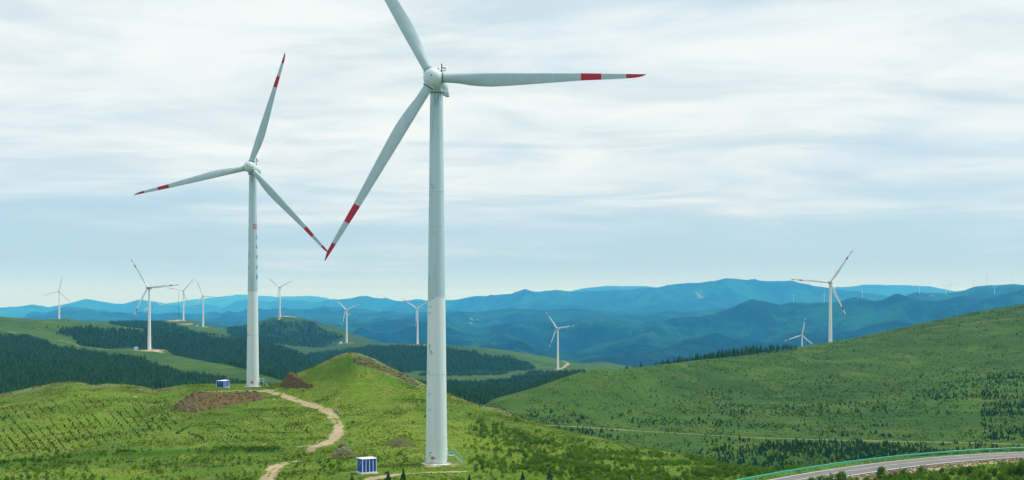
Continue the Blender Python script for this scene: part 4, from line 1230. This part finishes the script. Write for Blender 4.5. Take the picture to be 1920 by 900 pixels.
# ------------------------------------------------------------------ conifer forests
CT = [conifer_tpl(i, 4, 8, 0.23 + 0.02 * (i % 3)) for i in range(6)]
CT_FAR = [conifer_tpl(20 + i, 3, 6, 0.26) for i in range(4)]
CON_ME = [tpl_mesh('conifer_tree', conifer_tpl(40 + i, 6, 10, 0.22 + 0.02 * (i % 2)), M_CONIFER_O) for i in range(5)]


def forest(key, r0, r1, density, h0, h1, tpls, label, single=0, slabel=None, gapn=0.0):
    wt = FZ[key][r0:r1 + 1].astype(float) * (VIS[r0:r1 + 1] < 34)
    if gapn:
        wt *= np.clip(1.0 + gapn * fbm(X[r0:r1 + 1] / 40, D[r0:r1 + 1] / 55, 3, 61), 0.05, 2)
    P, vis = scatter(wt, r0, r1, density=density)
    hgt = (h0 * 0.8 + (h1 * 1.12 - h0 * 0.8) * rng.beta(2.2, 2.4, len(P))) * np.clip(1 + 0.32 * fbm(P[:, 0] / 60, P[:, 1] / 60, 2, 63), 0.6, 1.4)
    if single:
        hp = hgt * F / P[:, 1]
        front = (vis < hp * 0.35) & (P[:, 1] < np.quantile(P[:, 1], 0.5))
        k = np.zeros(len(P), bool); k[np.where(front)[0]] = True
        k &= split_big(np.where(front[:, None], P, P * np.array([1, 50, 1])), hgt, single)
        thing_set('conifer_tree', CON_ME, P[k], hgt[k], slabel[0], 'tree', slabel[1])
        P, hgt = P[~k], hgt[~k]
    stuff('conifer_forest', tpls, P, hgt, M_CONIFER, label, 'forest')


RM0, RM1 = R_A, R_B
forest('left', RM0, RM1, 1 / 11.5, 3.6, 7.0, CT, 'dense dark conifer forest covering the slope at the left edge', 150, ('dark conifer in the front rows of the left forest', 'conifers at the front of the left forest'), 0.5)
forest('middle', RM0, RM1, 1 / 15.0, 4.0, 7.8, CT, 'dark conifer forest behind the turbine on the dirt pad', gapn=0.4)
forest('hollow', RM0, RM1, 1 / 14.0, 4.0, 8.0, CT, 'dark conifer forest filling the hollow right of the largest tower', gapn=0.9)
forest('centre', RM0, RM1, 1 / 22.0, 6, 9, CT_FAR, 'even plantation forest on the low central hill')
forest('young', RM0, RM1, 1 / 26.0, 2.5, 5, CT_FAR, 'sparse young plantation below the central forest', gapn=1.2)
forest('dome', RM0, RM1, 1 / 34.0, 5, 8, CT_FAR, 'far conifer wood on the dome hill', gapn=1.6)
forest('saddle', RM0, RM1, 1 / 34.0, 5, 8, CT_FAR, 'far conifer wood on the saddle behind the left ridge', gapn=0.8)
# the line of trees behind the crest of the right hill: single trees
wt = FZ['behind'][RM0:RM1 + 1].astype(float)
P, vis = scatter(wt, RM0, RM1, n=420)
hg = rng.uniform(4.0, 7.6, len(P)) * np.interp(CX + F * P[:, 0] / P[:, 1], [1150, 1200, 1420, 1490], [0.75, 1.0, 0.95, 0.45])
k = split_big(P, hg, 130)
thing_set('conifer_tree', CON_ME, P[k], hg[k], 'dark conifer poking up behind the right hill crest', 'tree', 'conifers behind the right hill crest')
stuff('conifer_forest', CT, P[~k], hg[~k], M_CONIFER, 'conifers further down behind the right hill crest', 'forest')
# lone trees on the left pasture
lone = [(63, 617, 'lone small conifer on the left pasture, nearest the frame edge'), (88, 616, 'lone small conifer on the left pasture below the leftmost turbine'), (109, 614.5, 'small conifer on the pasture right of the leftmost turbine foot'),
        (45, 614.5, 'tiniest lone conifer on the upper left pasture'), (107, 628, 'left of a close pair of conifers beside the middle forest corner'), (115, 627, 'right of a close pair of conifers beside the middle forest corner'),
        (127, 631, 'conifer standing just outside the corner of the middle forest'), (89, 641, 'low conifer beside the track on the left pasture'), (148, 638, 'conifer in the notch of the middle forest edge')]
TRK = MB(); TRK.tube((0, 0, -0.1), (0, 0, 0.35), 0.03, 0.02, 6); TRK_ME = TRK.mesh('trunk', M_BARK)
CRN_ME = [tpl_mesh('crown', conifer_tpl(60 + i, 6, 10, 0.24, False), M_CONIFER_O) for i in range(3)]
for i, (u_, y_, lb) in enumerate(lone):
    p = pick(u_, y_, 1300, 1950); z = float(ground(p[0], p[1])[0])
    o = bpy.data.objects.new('conifer_tree', None); COL.objects.link(o); o.location = (p[0], p[1], z)
    hh = (4.0, 5.4, 5.4, 3.4, 7.0, 5.6, 7.5, 3.5, 8)[i]; o.scale = (hh, hh, hh)
    link('trunk', TRK_ME, o); link('crown', CRN_ME[i % 3], o); tag(o, lb, 'tree', 'lone conifers on the left pasture')

# ------------------------------------------------------------------ young pines over the right hillside
PT = [conifer_tpl(80 + i, 3, 8, 0.40, False) for i in range(5)]
PINE_ME = [tpl_mesh('young_pine', conifer_tpl(90 + i, 5, 10, 0.36, False), M_PINE_O) for i in range(5)]
rs_, re_ = row_of(7), row_of(10)
uu, yy, xx, ddp = UU[rs_:re_ + 1], YP[rs_:re_ + 1], X[rs_:re_ + 1], D[rs_:re_ + 1]
on = (uu > 930) & (uu < 2060) & (VIS[rs_:re_ + 1] < 12) & (ddp > 400)
lowness = np.clip((yy - np.interp(uu, [930, 1400, 1920], [745, 700, 640])) / np.interp(uu, [930, 1920], [60, 150]), 0, 1.3)
clump = np.clip(0.25 + 1.9 * fbm(xx / 26, ddp / 34, 3, 101), 0, 1.6)
dens = on * (0.045 + 0.80 * lowness ** 1.7 * clump ** 1.4)
belt = inpoly(uu, yy, [(1850, 700), (1960, 700), (1960, 815), (1835, 815), (1840, 760)]) | inpoly(uu, yy, [(1330, 825), (1960, 838), (1960, 870), (1330, 895)])
dens = dens + on * belt * np.clip(0.5 + 1.2 * fbm(xx / 12, ddp / 16, 2, 103), 0, 1) * 1.1
line = (np.abs(yy - np.interp(uu, [1020, 1100, 1200, 1400, 1600, 1760, 1960], [797, 801, 808, 820, 826, 829, 834])) < 4.5)
dens[line] *= 0.04
P, vis = scatter(dens, rs_, re_, n=4800)
hg = (0.55 + 1.7 * rng.beta(1.6, 3.2, len(P))) * np.clip(1.0 + 0.3 * fbm(P[:, 0] / 40, P[:, 1] / 40, 2, 105), 0.6, 1.4)
ub = CX + F * P[:, 0] / P[:, 1]
k = split_big(P, hg, 300)
thing_set('young_pine', PINE_ME, P[k], hg[k] * 0.95, 'small dark young pine on the lower part of the right grassy hillside', 'young pine', 'young pines on the right hillside', hg[k] * 1.12)
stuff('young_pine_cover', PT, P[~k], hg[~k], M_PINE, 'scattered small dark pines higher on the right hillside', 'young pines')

# ------------------------------------------------------------------ near slope: shrubs, seedling rows, grass
ST = [shrub_tpl(110 + i, 30, 0.34, 0, 0.62) for i in range(5)]
SHR_ME = [tpl_mesh('leafy_shrub', shrub_tpl(120 + i, 90, 0.22, 0, 0.62), M_SHRUB_O) for i in range(5)]
r0n, r1n = row_of(2) - 10, row_of(7) - 2
uu, yy, xx, ddp = UU[r0n:r1n + 1], YP[r0n:r1n + 1], X[r0n:r1n + 1], D[r0n:r1n + 1]
visn = VIS[r0n:r1n + 1] < 8
nodirt = (M_d[r0n:r1n + 1] < 0.15) & (np.pad(road_dist, ((0, NRW - R_A), (0, 0)), constant_values=99)[r0n:r1n + 1] > 6.5)
right = np.clip((uu - 850) / 160, 0, 1) * np.clip((yy - np.interp(uu, [850, 1000, 1440], [770, 806, 880])) / 25, 0, 1)
cl = np.clip(0.6 + 1.1 * fbm(xx / 7, ddp / 10, 3, 131), 0, 1.5)
dens = visn * nodirt * (right * cl * 1.0 + 0.30 * np.clip((yy - 848) / 20, 0, 1) * cl + 0.012 * cl)
dens *= ~((np.abs(uu - 818) < 60) & (yy > 852)) * ~((np.abs(uu - 687) < 35) & (yy > 875))
P, vis = scatter(dens, r0n, r1n, n=5200)
hg = rng.uniform(0.45, 1.1, len(P)) * np.clip(1 + 0.5 * fbm(P[:, 0] / 30, P[:, 1] / 30, 2, 133), 0.5, 1.6)
k = split_big(P, hg, 300)
thing_set('leafy_shrub', SHR_ME, P[k], hg[k], 'bright green leafy shrub on the near grassy slope', 'shrub', 'shrubs on the near slope', hg[k] * 1.15)
stuff('low_shrub_cover', ST, P[~k], hg[~k], M_SHRUB, 'low green shrubs covering the near slope', 'shrubs', wid=hg[~k] * 1.1)

# planted rows on the left slope
SEED_ME = [tpl_mesh('seedling', shrub_tpl(140 + i, 26, 0.42, 0, 0.8), M_SEED) for i in range(4)]
SEED_T = [shrub_tpl(150 + i, 10, 0.6, 0, 0.8) for i in range(4)]
pts = []
for i in range(-4, 34):
    u0, y0 = -60 + i * 17.5, 752 - 0.06 * i
    for j in range(0, 52):
        t = j / 51
        u_ = u0 + 82 * t + rng.normal(0, 0.7); y_ = y0 + 96 * t + rng.normal(0, 0.35)
        top = np.interp(u_, [0, 130, 300, 420], [765, 742, 750, 770]); bot = np.interp(u_, [0, 100, 200, 330, 480], [862, 850, 832, 808, 800])
        if u_ < -20 or u_ > 330 or y_ < top or y_ > bot or rng.uniform() < 0.25: continue
        if abs((y_ - (800 - 0.16 * u_)) ) < 5 and u_ < 260: continue
        pts.append((u_, y_))
for u0, y0, du, dy, n in [(330, 815, 24, -14, 14), (352, 812, 30, 12, 16), (400, 790, 60, 40, 16), (440, 800, 50, 30, 12), (470, 775, 70, 45, 18), (520, 770, 60, 45, 16), (560, 790, 30, 34, 10), (430, 820, 20, 4, 8)]:
    for j in range(n): pts.append((u0 + du * j / n + rng.normal(0, 1.5), y0 + dy * j / n + rng.normal(0, 1)))
PP = []
for u_, y_ in pts:
    p = pick(u_, y_, 255, 440); PP.append((p[0], p[1], 0))
PP = np.array(PP); PP[:, 2] = ground(PP[:, 0], PP[:, 1]) - 0.03
hg = rng.uniform(0.24, 0.54, len(PP))
k = split_big(PP, hg, 300)
thing_set('seedling', SEED_ME, PP[k], hg[k], 'tiny dark seedling in the planted rows on the left slope', 'seedling', 'seedlings in planted rows', hg[k] * 0.9)
if (~k).any(): stuff('seedling_cover', SEED_T, PP[~k], hg[~k], M_SEED_S, 'further seedlings planted in rows on the left slope', 'seedlings')

# thicket along the bank under the planted slope
bank_w = np.clip(M_l[r0n:r1n + 1] - 0.55, 0, 1) * visn * (yy > 835) * (yy < 880) * (uu < 640)
bank_w = bank_w * np.clip(0.35 + 1.5 * fbm(xx / 9, ddp / 9, 2, 181), 0, 1.2)
P, vis = scatter(bank_w, r0n, r1n, n=380)
stuff('bank_thicket', ST, P, rng.uniform(0.25, 0.7, len(P)), M_SHRUB, 'dark green thicket along the low bank under the planted rows', 'shrubs')

# grass tussocks
TT_ = [tuft_tpl(160 + i) for i in range(6)]
dens = visn * (M_d[r0n:r1n + 1] < 0.3) * np.clip(0.6 + 0.7 * fbm(xx / 5, ddp / 7, 3, 171), 0.1, 1.4) * np.clip(ddp / 260, 0.8, 1.5) * (np.pad(road_dist, ((0, NRW - R_A), (0, 0)), constant_values=99)[r0n:r1n + 1] > 4.2)
P, vis = scatter(dens, r0n, r1n, n=120000)
hg = rng.uniform(0.10, 0.30, len(P)) * np.clip(1 + 0.7 * fbm(P[:, 0] / 9, P[:, 1] / 12, 2, 173), 0.45, 1.8)
stuff('grass', TT_, P, hg, M_GRASS, 'short meadow grass over the near hilltop', 'grass', wid=hg * 1.5, tintj=0.6)
# meadow on the right hill: sparse tussocks
uu2, dd2 = UU[rs_:re_ + 1], D[rs_:re_ + 1]
P, vis = scatter(((uu2 > 880) & (uu2 < 2100) & (VIS[rs_:re_ + 1] < 4) & (M_d[rs_:re_ + 1] < .2)).astype(float) * np.clip(0.4 + 1.3 * fbm(X[rs_:re_ + 1] / 9, dd2 / 16, 3, 175), 0.03, 1.5), rs_, re_, n=30000)
hg = rng.uniform(0.2, 0.5, len(P))
stuff('grass', TT_, P, hg, leaf_mat('hill_grass_blades', (0.032, 0.084, 0.013), (0.062, 0.116, 0.022), 'attr'), 'meadow grass on the right hillside', 'grass', wid=hg * 2.0, tintj=0.6)

# ------------------------------------------------------------------ small dark pines beside the near track
NEARP_ME = [tpl_mesh('crown', conifer_tpl(180 + i, 8, 12, 0.30, False), M_PINE_O) for i in range(3)]
nearp = [(728, 905, 2.3, 'young pine right of the striped cabinet, against the pale track'), (756, 902, 2.2, 'young pine by the pale track, nearest the big turbine'), (980, 901, 1.8, 'dark young pine at the bottom edge, left of a similar one'),
         (1031, 903, 2.2, 'dark young pine at the bottom edge, right of a similar one'), (660, 902, 1.4, 'short young pine at the bottom edge left of the striped cabinet'), (880, 901, 1.3, 'short young pine at the bottom edge below the turbine foot'),
         (1180, 902, 1.5, 'dark young pine at the bottom edge in the middle of the slope'), (1250, 900, 1.4, 'dark young pine near the bottom edge before the guardrail end')]
for i, (u_, y_, hh, lb) in enumerate(nearp):
    p = pick(u_, y_, 195, 300); z = float(ground(p[0], p[1])[0])
    o = bpy.data.objects.new('young_pine', None); COL.objects.link(o); o.location = (p[0], p[1], z - 0.05); o.scale = (hh, hh, hh); o.rotation_euler = (0, 0, i)
    link('trunk', TRK_ME, o); link('crown', NEARP_ME[i % 3], o); tag(o, lb, 'young pine', 'young pines along the bottom edge')

# ------------------------------------------------------------------ roadside bushes in the lower right corner
BUSH_ME = [tpl_mesh('crown', shrub_tpl(190 + i, 520, 0.105, 0, 0.55), M_SHRUB_O) for i in range(6)]
mb = MB()
for a in range(4): mb.tube((0, 0, -0.1), (0.16 * math.cos(a * 1.7), 0.16 * math.sin(a * 1.7), 0.75), 0.022, 0.008, 5)
STEM_ME = mb.mesh('stem', M_BARK)
bushes = [(1519, 894), (1541, 890), (1552, 885), (1577, 881), (1607, 894), (1627, 892), (1650, 874), (1672, 886), (1692, 877), (1707, 889), (1727, 872), (1746, 888), (1765, 877),
          (1786, 879), (1801, 873), (1818, 871), (1840, 881), (1851, 886), (1864, 876), (1879, 884), (1893, 867), (1904, 880), (1915, 865), (1928, 878), (1941, 868), (1484, 899), (1640, 892), (1716, 890),
          (1776, 889), (1829, 888), (1872, 892), (1909, 892)]
for i, (u_, yt_) in enumerate(bushes):
    d_ = float(rng.uniform(217, 226)) if yt_ > 880 else 228.0
    while True:                                        # stand clear of the road on its near side
        x_ = (u_ - CX) / F * d_
        dc, sd = dist_poly(np.array([x_]), np.array([d_]), road_c[::2])
        if sd[0] < 0 and dc[0] > 6.9: break
        d_ -= 0.5
    z = float(ground(x_, d_)[0]); hh = max(0.7, (HY - yt_) / F * d_ - z)
    y_ = yt_
    o = bpy.data.objects.new('roadside_bush', None); COL.objects.link(o); o.location = (x_, d_, z - 0.05); o.rotation_euler = (0, 0, i * 2.1)
    wdt = hh * float(rng.uniform(0.85, 1.15)); o.scale = (wdt, wdt, hh)
    link('crown', BUSH_ME[i % 6], o); link('stem', STEM_ME, o)
    if 1560 < u_ < 1590: lb = 'bushy round shrub whose top crosses the near white road line, left part of the roadside'
    elif u_ < 1560: lb = 'small slender bush at the bottom edge where the road leaves the frame'
    elif yt_ < 876: lb = 'tall leafy bush on the near roadside, its top close to the white line'
    else: lb = 'leafy green bush in the thick growth on the near side of the road'
    tag(o, lb, 'bush', 'bushes on the near roadside')
wgt = np.zeros_like(ddp)
rdist = np.pad(road_dist, ((0, NRW - R_A), (0, 0)), constant_values=99)[row_of(1):row_of(3) + 1]
du_, dd_ = UU[row_of(1):row_of(3) + 1], D[row_of(1):row_of(3) + 1]
wgt = ((du_ > 1480) & (du_ < 2050) & (dd_ > 190) & (dd_ < 262) & (rdist > 7.6) & (D[row_of(1):row_of(3) + 1] < np.polyval(cc, X[row_of(1):row_of(3) + 1]))).astype(float)
P, vis = scatter(wgt, row_of(1), row_of(3), n=2000)
hg = rng.uniform(0.25, 0.75, len(P))
stuff('roadside_scrub', ST, P, hg, M_SHRUB, 'bright green scrub filling the roadside corner', 'scrub', wid=hg * 1.2)

# stones along the near edge of the road
RKT = [rock_tpl(200 + i) for i in range(8)]
n = 1100
ii = rng.uniform(20, 150, n); of = -ROAD_HALF - 0.5 - np.abs(rng.normal(0, 1.0, n))
cxp = np.interp(ii, np.arange(160), road_c[:, 0]) + np.interp(ii, np.arange(160), road_n[:, 0]) * of
cyp = np.interp(ii, np.arange(160), road_c[:, 1]) + np.interp(ii, np.arange(160), road_n[:, 1]) * of
sz = rng.uniform(0.18, 0.55, n)
P = np.stack([cxp, cyp, ground(cxp, cyp) + sz * 0.15], -1)
stuff('roadside_stones', RKT, P, sz, soil_mat('broken_stone', (0.36, 0.29, 0.20), (0.14, 0.10, 0.07), (0.55, 0.50, 0.42)), 'broken pale and brown stones along the near road edge', 'stones', tilt=0.2)

# ------------------------------------------------------------------ earth mounds and rock piles
def mound(name, poly, height, slope, mat, label, cat, dmin, dmax, res=0.4, rough=0.25, rocks=0, rsz=(0.25, 0.7), rmat=None, top_frac=None):
    dense = []
    for a, b in zip(poly, poly[1:] + poly[:1]):
        for t in np.linspace(0, 1, 8, endpoint=False): dense.append(pick(a[0] + (b[0] - a[0]) * t, a[1] + (b[1] - a[1]) * t, dmin, dmax))
    Q = np.array(dense); Pc = np.concatenate([Q, Q[:1]])
    x0, y0 = Q.min(0) - 0.5; x1, y1 = Q.max(0) + 0.5
    gx, gy = np.arange(x0, x1, res), np.arange(y0, y1, res)
    A, B = np.meshgrid(gx, gy)
    ins = inpoly(A, B, [tuple(q) for q in Q]); ds, _ = dist_poly(A, B, Pc)
    hgt = np.where(ins, np.minimum(height * (0.75 + 0.25 * fbm(A / 4, B / 4, 2, 5)), ds * slope), -0.3)
    hgt = hgt + ins * rough * np.clip(ds, 0, 1) * (fbm(A / 1.5, B / 1.5, 3, 6) + 0.5 * fbm(A / 0.6, B / 0.6, 2, 8))
    Zg = ground(A.ravel(), B.ravel()).reshape(A.shape) + hgt
    idx = np.arange(A.size).reshape(A.shape)
    near_in = ins | (ds < res * 1.5)
    keep = near_in[:-1, :-1] & near_in[1:, :-1] & near_in[:-1, 1:] & near_in[1:, 1:]
    Fq = np.stack([idx[:-1, :-1], idx[:-1, 1:], idx[1:, 1:], idx[1:, :-1]], -1)[keep]
    V = np.stack([A.ravel(), B.ravel(), Zg.ravel()], -1)
    used = np.unique(Fq); remap = np.full(len(V), -1); remap[used] = np.arange(len(used)); V = V[used]; Fq = remap[Fq]
    Fl, mi = [Fq], [0] * len(Fq)
    if rocks:
        cand = np.where((ins & (ds > 0.3)).ravel())[0]
        pk = rng.choice(cand, rocks); s_ = rng.uniform(*rsz, rocks) * rng.uniform(0.5, 1, rocks)
        Pq = np.stack([A.ravel()[pk] + rng.uniform(-res, res, rocks), B.ravel()[pk] + rng.uniform(-res, res, rocks), Zg.ravel()[pk] + s_ * 0.1], -1)
        v2, f2, _t = spread(RKT, Pq, s_, tilt=0.3)
        Fl.append(f2 + len(V)); mi += [1] * len(f2); V = np.concatenate([V, v2])
    c = V.mean(0); c[2] = V[:, 2].min()
    me = mesh_np(name, V - c, Fl, [mat, rmat or M_STONE], False, mi)
    return tag(link(name, me, loc=tuple(c)), label, cat)


mound('spoil_heap', [(318, 771), (342, 753), (363, 739), (380, 745), (420, 747), (470, 744), (498, 745), (494, 750), (455, 756), (408, 766), (368, 773)], 2.6, 0.8, M_SOIL, 'long brown rubble spoil bank below the second largest turbine', 'spoil heap', 300, 470, 0.45, 0.35, 620, (0.25, 0.95), M_SPOILROCK)
mound('earth_mound', [(521, 725), (534, 714), (545, 703), (553, 701), (566, 710), (580, 719), (592, 723), (585, 728), (545, 728)], 4.2, 1.1, M_SOIL, 'dark brown cut earth mound at the left foot of the green knoll', 'earth mound', 380, 470, 0.35, 0.3, 160, (0.25, 0.7), M_SPOILROCK)
mound('rock_pile', [(617, 860), (625, 845), (636, 835), (650, 834), (664, 845), (674, 857), (650, 862)], 2.3, 0.6, M_RUBBLE, 'grey weedy rock pile behind the striped cabinet, beside the path end', 'rock pile', 255, 330, 0.3, 0.3, 150, (0.2, 0.65), M_GREYSTONE)
mound('rock_pile', [(716, 834), (735, 825), (755, 822), (775, 828), (780, 836), (745, 839)], 1.3, 0.5, M_RUBBLE, 'low stony hump left of the nearest tower', 'rock pile', 260, 360, 0.3, 0.2, 35, (0.2, 0.5), M_BROWNSTONE)
mound('rock_outcrop', [(660, 675), (672, 669), (690, 672), (712, 683), (735, 693), (765, 708), (792, 725), (770, 720), (738, 704), (706, 692), (684, 688), (664, 682)], 0.35, 0.3, M_RUBBLE, 'broken brown rock outcrop along the crest of the green knoll', 'rock outcrop', 380, 440, 0.4, 0.35, 170, (0.25, 1.0), M_BROWNSTONE)
mound('rock_outcrop', [(622, 764), (634, 768), (642, 780), (642, 790), (637, 781), (628, 772)], 0.6, 0.6, M_RUBBLE, 'small pale rock edge along the outer bend of the path', 'rock outcrop', 300, 420, 0.35, 0.3, 50, (0.2, 0.5), M_STONE)
# loose stones on the stony crests
wst = M_s[r0n:r1n + 1].astype(float) * visn
P, vis = scatter(wst, r0n, r1n, n=900)
sz = rng.uniform(0.15, 0.7, len(P)) * rng.uniform(0.5, 1, len(P))
stuff('loose_stones', RKT, P, sz, M_GREYSTONE, 'loose grey stones along the stony crests', 'stones', tilt=0.2)
# pale boulders here and there, each one in plain view
for u_, y_, sz_, lb in [(253, 746, 0.9, 'pale boulder on the left slope near the crest'), (405, 751, 0.8, 'pale boulder lying on the brown spoil bank'), (514, 751, 0.9, 'flat white boulder beside the spoil bank end'), (595, 830, 0.6, 'small pale boulder beside the path bend')]:
    p = pick(u_, y_, 240, 470); z = float(ground(p[0], p[1])[0]); t = rock_tpl(300 + int(u_))
    o = link('boulder', mesh_np('boulder', t[0], t[1], plain('pale_stone_%d' % u_, (0.55, 0.52, 0.46), 0.9, 0.3, 2)), None, (p[0], p[1], z + sz_ * 0.2 + (1.5 if u_ == 405 else 0))); o.scale = (sz_ * 1.3, sz_, sz_ * 0.8)
    tag(o, lb, 'boulder')
